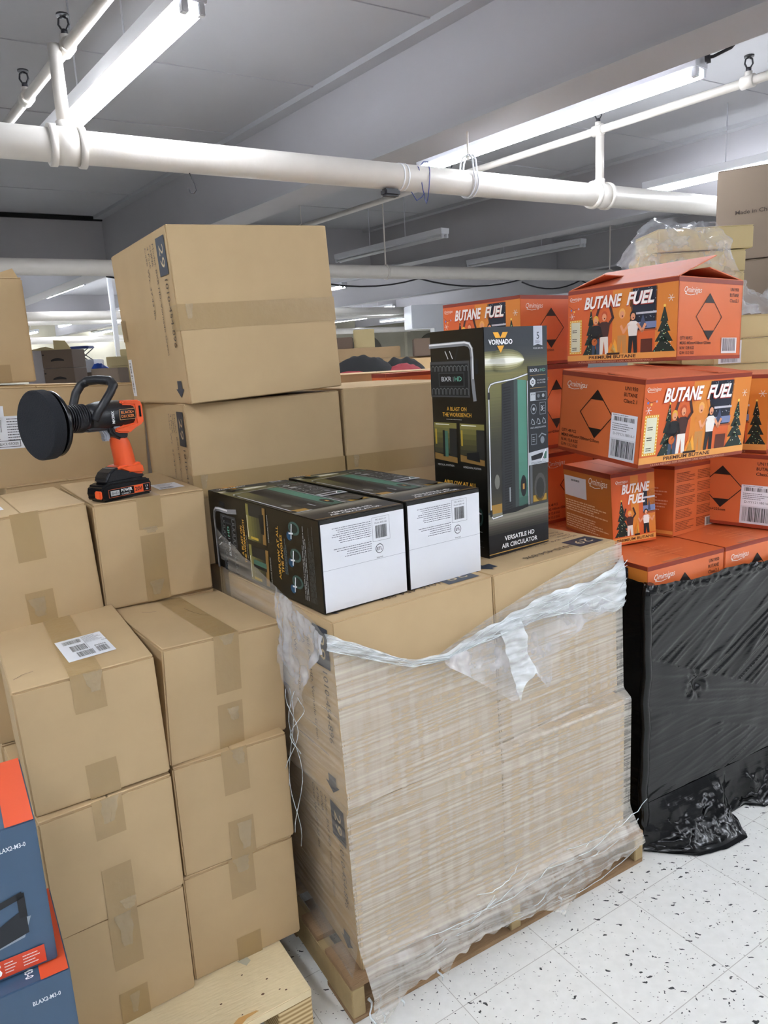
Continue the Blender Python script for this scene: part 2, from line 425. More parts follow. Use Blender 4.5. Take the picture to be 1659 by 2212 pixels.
# hook
mb = MB(); q0 = bf(2.2, 2.7)
hk = Vector((-.835, 3.756, 0))
mb.tube([hk + Vector((.0, 0, 2.47)), hk + Vector((.012, 0, 2.44)), hk + Vector((.024, 0, 2.41)), hk + Vector((.028, 0, 2.385)), hk + Vector((.016, 0, 2.37)), hk + Vector((.0, 0, 2.375)), hk + Vector((-.008, 0, 2.395))], .003, DARKM, n=6)
tag(mb.build('wire_hook'), 'thin dark wire hook hanging below the thick pipe above the tall carton', 'hook')

def branch(n, e0, e1, z, label, heads):
    t = thing('sprinkler_branch_pipe', label, 'pipe')
    mb = MB(); mb.cyl(bf(n, e0, z), bf(n, e1, z), .024, PIPEP, 16); mb.build('pipe_run', t)
    for e in heads:
        mb = MB(); c = bf(n, e, z)
        mb.cyl(bf(n, e - .035, z), bf(n, e + .035, z), .034, PIPEP, 14)
        mb.cyl(c, c + Vector((0, 0, .05)), .02, PIPEP, 12)
        mb.build('tee_fitting', t)
        mb = MB()
        mb.cyl(c + Vector((0, 0, .05)), c + Vector((0, 0, .07)), .014, DARKM, 10)
        for s in (-1, 1): mb.tube([c + Vector((s*.01, 0, .07)), c + Vector((s*.022, 0, .09)), c + Vector((s*.018, 0, .112)), c + Vector((0, 0, .122))], .0045, DARKM, n=6)
        mb.cyl(c + Vector((0, 0, .122)), c + Vector((0, 0, .13)), .026, DARKM, 14)
        mb.build('sprinkler_head', t)
    for e in ((e0 + .9), (e1 - 1.2)):
        mb = MB(); mb.cyl(bf(n, e, z + .02), bf(n, e, ZC), .004, PIPEP, 6); ring(mb, bf(n, e, z), bf(0, 1), .03, .02, PIPEP, 14); mb.build('rod_hanger', t)
    return t
# branch frame passes over the risers
def nb_of(x, y): return x*cos(NB) + y*sin(NB)
def e_of(x, y): return -x*sin(NB) + y*cos(NB)
branch(nb_of(-1.247, 3.509), 1.3, 7.0, 2.925, 'white sprinkler branch pipe with upright black heads at the upper left', (e_of(-1.247, 3.509), e_of(-1.70, 4.05)))
branch(nb_of(1.518, 5.171), .4, 8.0, 2.925, 'white sprinkler branch pipe with upright black heads right of the beam-side strip light', (e_of(1.518, 5.171), e_of(2.11, 4.40), e_of(.62, 6.25)))
t = thing('sprinkler_main_pipe', 'second thick white pipe farther back, passing behind the tall carton', 'pipe')
mb = MB(); mb.cyl(pf(-9, 7.33, 2.50), pf(14, 7.33, 2.50), .072, PIPEP, 28); mb.build('pipe_run', t)
for x, y in ((2.4, 0), (6.0, 0)):
    mb = MB(); q = x + 2.2; ring(mb, pf(q, 7.33, 2.50), ax, .082, .02, PIPEP); mb.cyl(pf(q, 7.33, 2.57), pf(q, 7.33, ZC), .008, PIPEP, 8); mb.build('pipe_clamp', t)
for i, (p, z, r) in enumerate(((13.2, 2.50, .075), (16.6, 2.62, .05), (20.5, 2.45, .075), (24.0, 2.55, .06))):
    mb = MB(); mb.cyl(pf(-14, p, z), pf(16, p, z), r, PIPEP, 14)
    tag(mb.build('far_pipe'), ('white pipe across the far hall, first behind the back girder', 'thinner white pipe across the far hall, second behind the back girder', 'white pipe across the bright far hall, third behind the back girder', 'farthest white pipe across the bright hall')[i], 'pipe')
# sagging cables under the second pipe
def cable(pts, r, label):
    mb = MB(); out = []
    for (a, b) in zip(pts[:-1], pts[1:]):
        a = Vector(a); b = Vector(b)
        for i in range(8):
            s = i / 8; out.append(a.lerp(b, s) - Vector((0, 0, .12 * 4 * s * (1-s))))
    mb.tube(out + [Vector(pts[-1])], r, DARKM, n=6); return tag(mb.build('ceiling_cable'), label, 'cable')
cable([pf(-5, 9.3, 2.70), pf(-1.5, 9.3, 2.70), pf(.6, 9.3, 2.72)], .012, 'dark cable sagging under the ceiling at far left')
cable([pf(2.0, 9.3, 2.66), pf(4.4, 9.3, 2.68), pf(6.4, 9.3, 2.67), pf(8.5, 9.3, 2.7)], .012, 'dark cables sagging below the second pipe above the black retail box')
cable([pf(8.3, 9.2, 2.62), pf(9.6, 9.2, 2.66), pf(10.8, 9.2, 2.62)], .012, 'dark cable loop above the left butane carton')

# ------------------------------------------------------------------ generic sealed carton
def tape_strip(parent, O, U, V, N, u0, v0, u1, v1, m=None, lift=.0011, crinkle=False):
    mb = MB(); O = Vector(O); U = Vector(U); V = Vector(V); N = Vector(N)
    nu = max(2, int((u1-u0)/.012)); nv = max(2, int((v1-v0)/.012))
    def f(s, t):
        u = u0 + (u1-u0)*s; v = v0 + (v1-v0)*t
        d = lift + .0004 * noise.noise(Vector((u*60, v*60, parent.location.x*9)))
        return O + U*u + V*v + N*d
    mb.grid(f, nu, nv, m or TAPE); 
    o = mb.build('packing_tape', parent, fixn=False)
    return o

def crumple(parent, P0, U, V, N, size, seed, name='loose_tape_scrap'):
    """a small scrap of wrinkled clear tape lying proud of the board"""
    mb = MB(); P0 = Vector(P0); U = Vector(U); V = Vector(V); N = Vector(N); rnd = random.Random(seed)
    a = rnd.uniform(-.6, .6); w_, h_ = size; w_ *= .75; h_ *= .75
    def f(s, t):
        x = (s-.5)*w_*(1 - .5*t); y = -t*h_
        d = .0025 + .006*abs(noise.noise(Vector((s*5, t*6, seed*3.1)))) + .004*t
        x += .15*w_*noise.noise(Vector((s*3, t*3, seed)))
        return P0 + U*(x*cos(a) - y*sin(a)*.3) + V*y + N*d
    mb.grid(f, 12, 12, TAPE_CR)
    return mb.build(name, parent, fixn=False)

def carton(name, label, cat, B, board=CARD, seam='T', tapes=(), group=None, bev=.0035, gap=.0012):
    """B = x,y,z,th,a,b,h[,t1,t2]; seam: face whose two flaps meet"""
    x, y, z, th, a, b, h = B[:7]; t1, t2 = (B[7], B[8]) if len(B) > 7 else (0, 0)
    t = thing(name, label, cat, frame(x, y, z, th, t1, t2), group)
    mb = MB()
    bt = .004
    if seam == 'T': mb.box((0, 0, 0), (a, b, h - bt), board)
    elif seam == 'F': mb.box((0, bt, 0), (a, b, h), board)
    else: mb.box((0, 0, 0), (a, b, h), board)
    mb.build('carton_body', t, bevel=bev)
    if seam == 'T':            # flaps meet on a line running front to back
        for s in (0, 1):
            mb = MB(); x0, x1 = (.0015, a/2 - gap) if s == 0 else (a/2 + gap, a - .0015)
            tilt = .0012
            mb.box((x0, .001, h - bt), (x1, b - .001, h), board); mb.build('top_flap', t, bevel=.0015, seg=1)
    elif seam == 'F':          # flaps meet on a horizontal line of the front
        for s in (0, 1):
            mb = MB(); z0, z1 = (.0015, h/2 - gap) if s == 0 else (h/2 + gap, h - .0015)
            mb.box((.0015, 0, z0), (a - .0015, bt, z1), board); mb.build('end_flap', t, bevel=.0015, seg=1)
    return t

# ----- geometry fitted to the stacks: x, y, z, heading, width, depth, height, tilts
G = {
 'pal': (-.1385, 1.4837, 0, 30.565, 1.0162, 1.2, .1076), 'P1': (-.113, 1.5255, .1076, 29.488, .895, .60, .4492, 1.4, -1.76), 'P2': (-.1139, 1.4987, .5567, 33.177, .9174, .60, .452, -1.03, -.99),
 'T': (.275, 1.9097, 1.0142, 35.53, .2323, .2137, .6049), 'B1': (-.1414, 1.5413, 1.0127, 35.293, .2314, .6021, .2113), 'B2': (.0513, 1.6782, 1.0127, 35.038, .2314, .601, .2152),
 'L5': (-.7342, 1.3326, .1309, 32.94, .2743, .3928, .2778), 'L3': (-.7237, 1.3234, .4087, 35.33, .2743, .3928, .2778), 'L1': (-.7344, 1.3385, .6866, 31.04, .2741, .3928, .2778, 1.36, -1.45),
 'L6': (-.5081, 1.4996, .1309, 30.70, .2743, .3928, .2778), 'L4': (-.5034, 1.5035, .4087, 30.14, .2743, .3928, .2778), 'L2': (-.5075, 1.5074, .6866, 35.98, .2949, .3928, .2778, -.39, 2.58),
 'M1': (-.9592, 1.6273, .9644, 33.59, .2888, .3928, .2765, -.71, -1.99), 'M2': (-.7199, 1.7988, .9644, 33.58, .2859, .3928, .2765, 1.12, .02),
 'K1': (-.492, 1.9744, 1.464, 32.92, .4631, .5529, .4521, -.47, -2.29), 'K2': (-.5144, 2.0097, 1.0119, 28.41, .4631, .5518, .4521, -.6, -.74), 'K3': (-.103, 2.234, 1.012, 29.2, .4631, .54, .462),
 'C1': (.9359, 2.3439, 1.5023, 33.71, .3505, .4416, .251, -.36, 1.58), 'C2': (.7288, 2.0811, 1.2097, 27.88, .4516, .3355, .251, 5.17, .55), 'C0': (.53, 2.75, 1.5018, 36, .35, .42, .251),
 'C8': (.7614, 2.0753, .666, 28.78, .3429, .425, .251), 'C4': (.7345, 2.3098, .9209, 14.88, .1581, .3011, .2367, -.6, -2.8), 'C5': (.9585, 2.3913, .9209, 38.54, .288, .16, .2367, -1.18, 2.28), 'C6': (1.3106, 2.4033, .9209, 49.2, .425, .3429, .251, 1.66, -.38),
}

# ----- shared print for the model 29 cartons
NAVY = '353C48'; MARK = '4A3B2A'
def mark29(A, w_, h_):
    """A: Art whose u runs down the edge and v towards the near edge; landscape block"""
    A.rect(.022, h_ - .092, .118, h_ - .022, NAVY, 1)
    A.text('29', .07, h_ - .072, .034, 'C9B48E', width=.058, align='C', lay=2)
    A.text('1010-454-896', .128, h_ - .060, .022, MARK, width=.175, lay=2)
    A.text('Model: BXR HD, Vornado Green', .03, h_ - .125, .013, MARK, width=.29)
    A.text('CHINA', .03, h_ - .148, .013, MARK, width=.055)
    A.text('4 Pack', .03, h_ - .171, .013, MARK, width=.058)
    A.text('Case Wt. 37.43 lbs', .03, h_ - .194, .013, MARK, width=.19)
    a0 = w_ - .062
    A.poly([(a0, h_ - .085), (a0 + .022, h_ - .085), (a0 + .022, h_ - .10), (a0 + .045, h_ - .068), (a0 + .022, h_ - .036), (a0 + .022, h_ - .05), (a0, h_ - .05)], NAVY, 1)

def carton29(key, label, left=True, tape=True, seam='F', top=False, **kw):
    B = G[key] if isinstance(key, str) else key
    t = carton('shipping_carton', label, 'cardboard box', B, seam=seam, group='large cartons of the wrapped pallet', **kw)
    a, b, h = B[4:7]
    if left:
        A = Art((0, 0, h), (0, 0, -1), (0, -1, 0), (-1, 0, 0)); A.O = Vector((0, b, h)); A.lift = .0017; mark29(A, h, b); A.build('printed_marking', t)
    if top:      # face print on top, reading from the right, upside down to the camera
        A = Art((a, 0, h), (-1, 0, 0), (0, -1, 0), (0, 0, 1)); A.O = Vector((a, b, h)); A.lift = .001; mark29(A, a, b); A.build('printed_marking', t)
    if tape:
        tape_strip(t, (0, 0, 0), (1, 0, 0), (0, 0, 1), (0, -1, 0), -.001, h/2 - .036, a + .001, h/2 + .03)
        tape_strip(t, (0, b, 0), (0, -1, 0), (0, 0, 1), (-1, 0, 0), b - .052, h/2 - .036, b + .001, h/2 + .03)
        crumple(t, (.03, 0, h/2 + .03), (1, 0, 0), (0, 0, 1), (0, -1, 0), (.03, .05), 4)
    return t

# ------------------------------------------------------------------ wrapped pallet in the middle
def gma_pallet(B, label):
    x, y, z, th, a, b, h = B
    t = thing('wooden_pallet', label, 'pallet', frame(x, y, z, th))
    st = .035; dt = .014
    for x0 in (0, a/2 - st/2, a - st):
        mb = MB(); mb.box((x0, .0, dt), (x0 + st, b, h - dt), WOOD_GRN); mb.build('stringer', t, bevel=.002)
    for i in range(7):
        w_ = .095 if i not in (0, 6) else .14
        y0 = (b - w_) * i / 6
        mb = MB(); mb.box((0, y0, h - dt), (a, y0 + w_, h), WOOD_OLD); mb.build('deck_board', t, bevel=.0015)
    for y0 in (0, .33, .53, .75, b - .14):
        mb = MB(); mb.box((0, y0, 0), (a, y0 + (.14 if y0 in (0, b - .14) else .1), dt), WOOD_OLD); mb.build('bottom_board', t, bevel=.0015)
    return t
gma_pallet(G['pal'], 'weathered brown wooden pallet carrying the stretch-wrapped carton stack')

def split(key, i):
    x, y, z, th, a, b, h = G[key][:7]; t1, t2 = G[key][7:9]
    M = frame(x, y, z, th, t1, t2); g = .0015
    o = M @ Vector((a/2*i + g*i, 0, 0))
    return (o.x, o.y, o.z, th, a/2 - g, .585, h - (.010 if key == 'P1' and i else 0), t1, t2)
carton29(split('P1', 0), 'wrapped brown carton marked 29, bottom left of the front stack', tape=False, seam=None)
carton29(split('P1', 1), 'wrapped brown carton, bottom right of the front pallet stack', left=False, tape=False, seam=None)
carton29(split('P2', 0), 'wrapped brown carton marked 29 under the two lying black boxes', tape=False, seam=None, top=True)
carton29(split('P2', 1), 'brown carton with 29 printed on its top, under the standing black box', left=False, tape=False, seam=None, top=True)
k2 = carton29('K2', 'brown carton marked 29 directly beneath the tall carton, behind the black boxes')
k1 = carton29('K1', 'tallest brown carton marked 29 topping the stack behind the lying black boxes')
k3 = carton29('K3', 'brown carton behind the standing black box, right of the tall 29 stack', left=False)
# white sticker low on the far side of the tall carton
h, b = G['K1'][6], G['K1'][5]
A = face(0, b, h, 'L'); A.rect(.012, .02, .05, .135, WHITE, 2); A.barcode(.02, .03, .034, .125, vert=True, lay=3); A.build('shipping_label', k1)
tape_strip(k1, (0, b, 0), (0, -1, 0), (0, 0, 1), (-1, 0, 0), -.001, h/2 - .036, .05, h/2 + .03)
for i, (kx, zz) in enumerate(((0, .1076), (0, .5597), (1, .1076), (1, .5597))):
    x, y, th = -.475, 2.034, 30.5
    o = frame(x, y, zz, th) @ Vector((.465*kx, 0, 0))
    carton('shipping_carton', 'plain brown carton low in the rear row of the wrapped pallet', 'cardboard box', (o.x, o.y, zz, th, .462, .53, .4500), seam='T', group='rear cartons low on the wrapped pallet')

# ------------------------------------------------------------------ left stack of small cartons on the plywood pallet
def small_carton(key, label, top=None, front=(), board=CARD, a0=.107, scr=()):
    B = G[key] if isinstance(key, str) else key
    t = carton('shipping_carton', label, 'cardboard box', B, board=board, group='plain small cartons of the left stack')
    a, b, h = B[4:7]; w_ = .062
    if top: tape_strip(t, (0, 0, h), (1, 0, 0), (0, 1, 0), (0, 0, 1), a0, -.001, a0 + w_, b + .001)
    for z0, z1 in front: tape_strip(t, (0, 0, 0), (1, 0, 0), (0, 0, 1), (0, -1, 0), a0, z0*h, a0 + w_, z1*h + .001)
    for i, (u, v, sw, sh) in enumerate(scr): crumple(t, (u, 0, v*h), (1, 0, 0), (0, 0, 1), (0, -1, 0), (sw, sh), i + int(a0*1000) + int(B[0]*100))
    return t
l1 = small_carton('L1', 'small brown carton with a white shipping label on its taped top', True, ((.70, 1), (0, .28)), scr=((.15, 1.0, .05, .055),))
h = G['L1'][6]
A = face(0, 0, h, 'T', .0016)
LB = A.sub(.1186, .0723, 4)
LB.rect(0, 0, .098, .135, WHITE, 0)
LB.barcode(.012, .10, .05, .122, seed=4); LB.barcode(.02, .05, .052, .085, seed=5); LB.barcode(.025, .012, .06, .042, seed=6); LB.barcode(.066, .014, .09, .048, seed=7)
LB.lines(.056, .088, .095, .13, 7, '8A8A8E', seed=8); LB.text('UA', .088, .075, .006, '202020'); LB.text('898988', .066, .052, .007, '202020', width=.024)
LB.line([(.055, .05), (.055, .13)], .0006, '777777'); LB.line([(.055, .086), (.095, .086)], .0006, '777777')
A.build('shipping_label', l1)
A = face(0, 0, h, 'T', .0008); A.line([(.012, .06), (.03, .075), (.05, .078)], .0014, '5A452C', 1); A.build('pen_mark', l1)
l2 = small_carton('L2', 'small brown carton with taped top against the wrapped pallet, beside the labelled one', True, ((.50, 1), (0, .40)), a0=.119, scr=((.15, 1.0, .05, .03), (.155, .36, .045, .04)))
A = face(0, 0, h, 'T', .0008); A.line([(.055, .29), (.07, .275), (.085, .27)], .0016, '5A452C', 1)
A = face(0, 0, h, 'T', .0016); A.line([(.055, .29), (.07, .277), (.085, .272)], .0014, '5A452C', 1); A.line([(.15, .25), (.155, .21), (.165, .17), (.175, .155)], .0014, '5A452C', 1); A.build('pen_mark', l2)
small_carton('L3', 'small brown carton in the left front column, middle of three', False, ((.68, 1), (0, .42)), a0=.104, scr=((.14, 1.0, .06, .07), (.15, .12, .05, .03)))
small_carton('L4', 'small brown carton in the right front column, middle of three', False, ((.60, 1), (0, .35)), a0=.112, scr=((.15, 1.0, .05, .05), (.15, .32, .05, .09)))
small_carton('L5', 'small brown carton at the bottom of the left front column', False, ((.50, 1), (0, .28)), a0=.108, scr=((.14, 1.0, .05, .11), (.14, .25, .03, .06)))
small_carton('L6', 'small brown carton at the bottom of the right front column, on the plywood pallet', False, ((.62, 1), (0, .22)), a0=.108, scr=((.14, 1.0, .055, .05),))
m1 = small_carton('M1', 'small brown carton of the second tier, left of the one carrying the tool', False, ((.58, 1), (0, .30)), a0=.118, scr=((.14, .25, .06, .06),))
m2 = small_carton('M2', 'small brown carton carrying the orange and black power tool', True, ((.70, 1), (0, .64)), a0=.106, scr=((.135, .72, .05, .02), (.135, .2, .05, .05)))
a_, b_, h_ = G['M1'][4:7]
A = face(0, 0, h_, 'T', .0012); A.rect(.03, .10, .12, .16, WHITE, 0); A.lines(.035, .105, .115, .155, 4, '77777C'); A.build('shipping_label', m1)
A = face(0, 0, h_, 'T', .0016); A.rect(.19, .07, .26, .16, WHITE, 0); A.barcode(.197, .078, .235, .1, seed=9); A.lines(.2, .11, .25, .155, 4, '8A8A8E'); A.build('shipping_label', m2)
# rear columns under and behind the second tier
for (x, y) in ((-.9592, 1.65), (-.716, 1.815)):
    for k in range(3):
        carton('shipping_carton', 'plain small carton hidden behind the left front columns', 'cardboard box', (x, y, .1309 + .2778*k, 33.6, .28, .38, .2775), group='hidden cartons under the second tier')
# third tier
# wide carton with printed sheet behind the tool
n1 = carton('shipping_carton', 'wide brown carton with a white printed sheet behind the power tool', 'cardboard box', (-1.300, 2.082, 1.2409, 36.36, .645, .34, .2996, 1.24, 1.98))
u0 = .155
A = face(.6, .34, .3, 'F')
A.rect(u0 - .04, .118, .30, .215, WHITE, 1); A.rect(u0 - .05, .19, u0 + .07, .245, WHITE, 1)
A.barcode(u0 + .005, .168, u0 + .06, .205, seed=11, lay=3); A.lines(u0 + .075, .14, .295, .21, 9, '5A5A60', seed=12, lay=3); A.lines(u0, .122, u0 + .06, .16, 7, '6A6A70', seed=13, lay=3)
A.line([(.20, .124), (.262, .124), (.262, .142), (.20, .142)], .0015, '202020', 3, closed=True); A.text('BLACK+DECKER', .205, .129, .008, '202020', width=.052, lay=3)
A.text('BLACK+DECKER', u0, .225, .008, '202020', width=.06, lay=3)
A.build('shipping_label', n1)
mb = MB(); mb.box((.02, .01, .297), (.62, .013, .304), CARD_IN); mb.build('raised_flap_edge', n1)
for k in range(4):
    carton('shipping_carton', 'plain small carton hidden under the wide carton behind the tool', 'cardboard box', (-1.12, 2.18, .1309 + .2773*k, 34, .35, .34, .2770), group='hidden cartons under the second tier')
# topmost left carton with open flap
n2 = carton('shipping_carton', 'brown carton at the far left edge, highest of the left stack', 'cardboard box', (-1.4628, 2.0976, 1.543, 33.4, .478, .36, .3129))
mb = MB(); mb.prism([(.38, .313), (.478, .313), (.463, .345), (.42, .33)], .05, .054, CARD); mb.build('raised_flap', n2)
for u in (.30,): tape_strip(n2, (0, 0, 0), (1, 0, 0), (0, 0, 1), (0, -1, 0), u, .002, u + .11, .055)

# ------------------------------------------------------------------ plywood pallet bottom left
def ply_pallet():
    x, y, z, th = -.2451, 1.4874, 0, 31.5
    a, b = 1.05, 1.0; h = .1309
    t = thing('plywood_pallet', 'pale plywood pallet with knots under the left carton stack', 'pallet', frame(x, y, z, th) @ Matrix.Translation((-a, 0, 0)))
    PLYE = mat('plywood_layers', 'C9AE7C', rough=.85, var=.1, vscale=5)
    nt = PLYE.node_tree; wv = nt.nodes.new('ShaderNodeTexWave'); wv.bands_direction = 'Z'; wv.inputs['Scale'].default_value = 26; wv.inputs['Distortion'].default_value = .4
    tc = nt.nodes.new('ShaderNodeTexCoord'); nt.links.new(tc.outputs['Object'], wv.inputs['Vector'])
    mx = nt.nodes.new('ShaderNodeMix'); mx.data_type = 'RGBA'; nt.links.new(wv.outputs['Fac'], mx.inputs[0]); mx.inputs[6].default_value = lin('9A7A4C'); mx.inputs[7].default_value = lin('D8C090')
    nt.links.new(mx.outputs[2], nt.nodes['Principled BSDF'].inputs['Base Color'])
    mb = MB(); mb.box((0, -.03, h - .022), (a, b, h), WOOD_NEW)
    mb.build('deck_panel', t, bevel=.002)
    for xx in (a - .085, a/2 - .045, .0):
        for yy in (-.028, b/2, b - .1):
            mb = MB(); mb.box((xx, yy, .018), (xx + .085, yy + .1, h - .022), PLYE); mb.build('plywood_block', t, bevel=.002)
    for xx in (a - .088, a/2 - .048, -.003):
        mb = MB(); mb.box((xx, -.03, 0), (xx + .09, b, .018), WOOD_NEW); mb.build('bottom_runner', t, bevel=.002)
    A = Art((0, 0, h), (1, 0, 0), (0, 1, 0), (0, 0, 1), .0006)
    rnd = random.Random(3)
    for u, v, r in ((a-.10, .02, .004), (a-.05, -.0, .003), (a-.062, .01, .0025), (a-.19, .05, .003), (a-.30, .0, .002), (a-.075, .055, .003), (a-.12, .10, .0025), (a-.16, -.005, .002)):
        A.disc(u, v, r, '5A3A24', 1, ry=r*.7)
    A.poly([(a-.20, -.024), (a-.17, -.008), (a-.13, -.012), (a-.125, -.017), (a-.155, -.02), (a-.17, -.028)], 'C99A5C', 1)
    A.poly([(a-.115, .145), (a-.09, .15), (a-.085, .13), (a-.10, .12)], 'B4AC94', 1)
    A.build('wood_knots', t)
ply_pallet()

# ------------------------------------------------------------------ blue retail cartons bottom left
STEEL = mat('blue_printed_board', '3E566F', rough=.35, spec=.5, var=.05, vscale=6)
def blue_box(M, label, h=.25):
    a, b = .40, .22
    t = thing('retail_box', label, 'box', M, None)
    mb = MB(); mb.box((0, 0, 0), (a, b, h), STEEL); mb.build('carton_body', t, bevel=.002)
    A = face(a, b, h, 'F')
    A.text('BLAX2-M3-0', a - .018, h - .038, .0075, 'E8ECF0', width=.040, align='R', bold=.015)
    # inflator picture
    u, v = a - .115, .048
    A.poly([(u, v), (u + .075, v + .012), (u + .088, v + .045), (u + .05, v + .045), (u - .03, v + .028), (u - .05, v + .01)], '8C96A0', 1)
    A.poly([(u + .035, v + .008), (u + .082, v + .018), (u + .082, v + .062), (u + .06, v + .052), (u + .035, v + .04)], '22262C', 2)
    A.line([(u + .078, v + .05), (u + .078, v + .085), (u + .02, v + .072), (u - .012, v + .055), (u - .03, v + .03)], .011, '1C1E22', 3)
    A.line([(u - .01, v + .062), (u + .01, v + .068)], .007, 'D8502C', 4)
    A.rect(u - .005, v + .012, u + .026, v + .026, 'C03A22', 4); A.text('MATRIX', u + .002, v + .016, .005, 'F0F0F0', width=.02, lay=5)
    A.poly([(a - .095, .006), (a - .016, .006), (a - .016, .036), (a - .095, .036)], 'D2482A', 6)
    A.text('5', a - .090, .011, .019, 'F4F0EC', bold=.03, lay=8); A.lines(a - .074, .011, a - .056, .032, 4, 'F0D8D0', lay=8); A.lines(a - .048, .011, a - .021, .032, 4, 'F0D8D0', lay=8, seed=9)
    A.build('printed_artwork', t)
    A = face(a, b, h, 'T')
    A.rect(a - .042, .0, a - .002, b, 'D9532E', 1)
    A.text('BLAX2-M3-0', a - .062, .075, .012, 'F0F2F4', width=.062, rot=-90, bold=.02)
    A.build('printed_artwork', t)
    return t
zt = .893
Mb = frame(-.5612, 1.0218, zt - .25, 31) @ Matrix.Translation((-.40, 0, 0))
blue_box(Mb, 'blue retail box with orange stripe at the left edge, upper of two')
blue_box(frame(-.5345, 1.0020, zt - .5015, 31) @ Matrix.Translation((-.40, 0, 0)), 'blue retail box at the bottom left corner, lower of two')
blue_box(frame(-.5400, 1.0050, zt - .753, 31) @ Matrix.Translation((-.40, 0, 0)), 'blue retail box at the bottom left corner below the frame')
mb = MB(); mb.box((-.42, -.01, 0), (.01, .215, zt - .7535), WOOD_OLD); bb = mb.build('wooden_riser', None, bevel=.003); bb.matrix_world = frame(-.54, 1.005, 0, 31)
tag(bb, 'low wooden base under the blue retail boxes, below the frame', 'pallet')

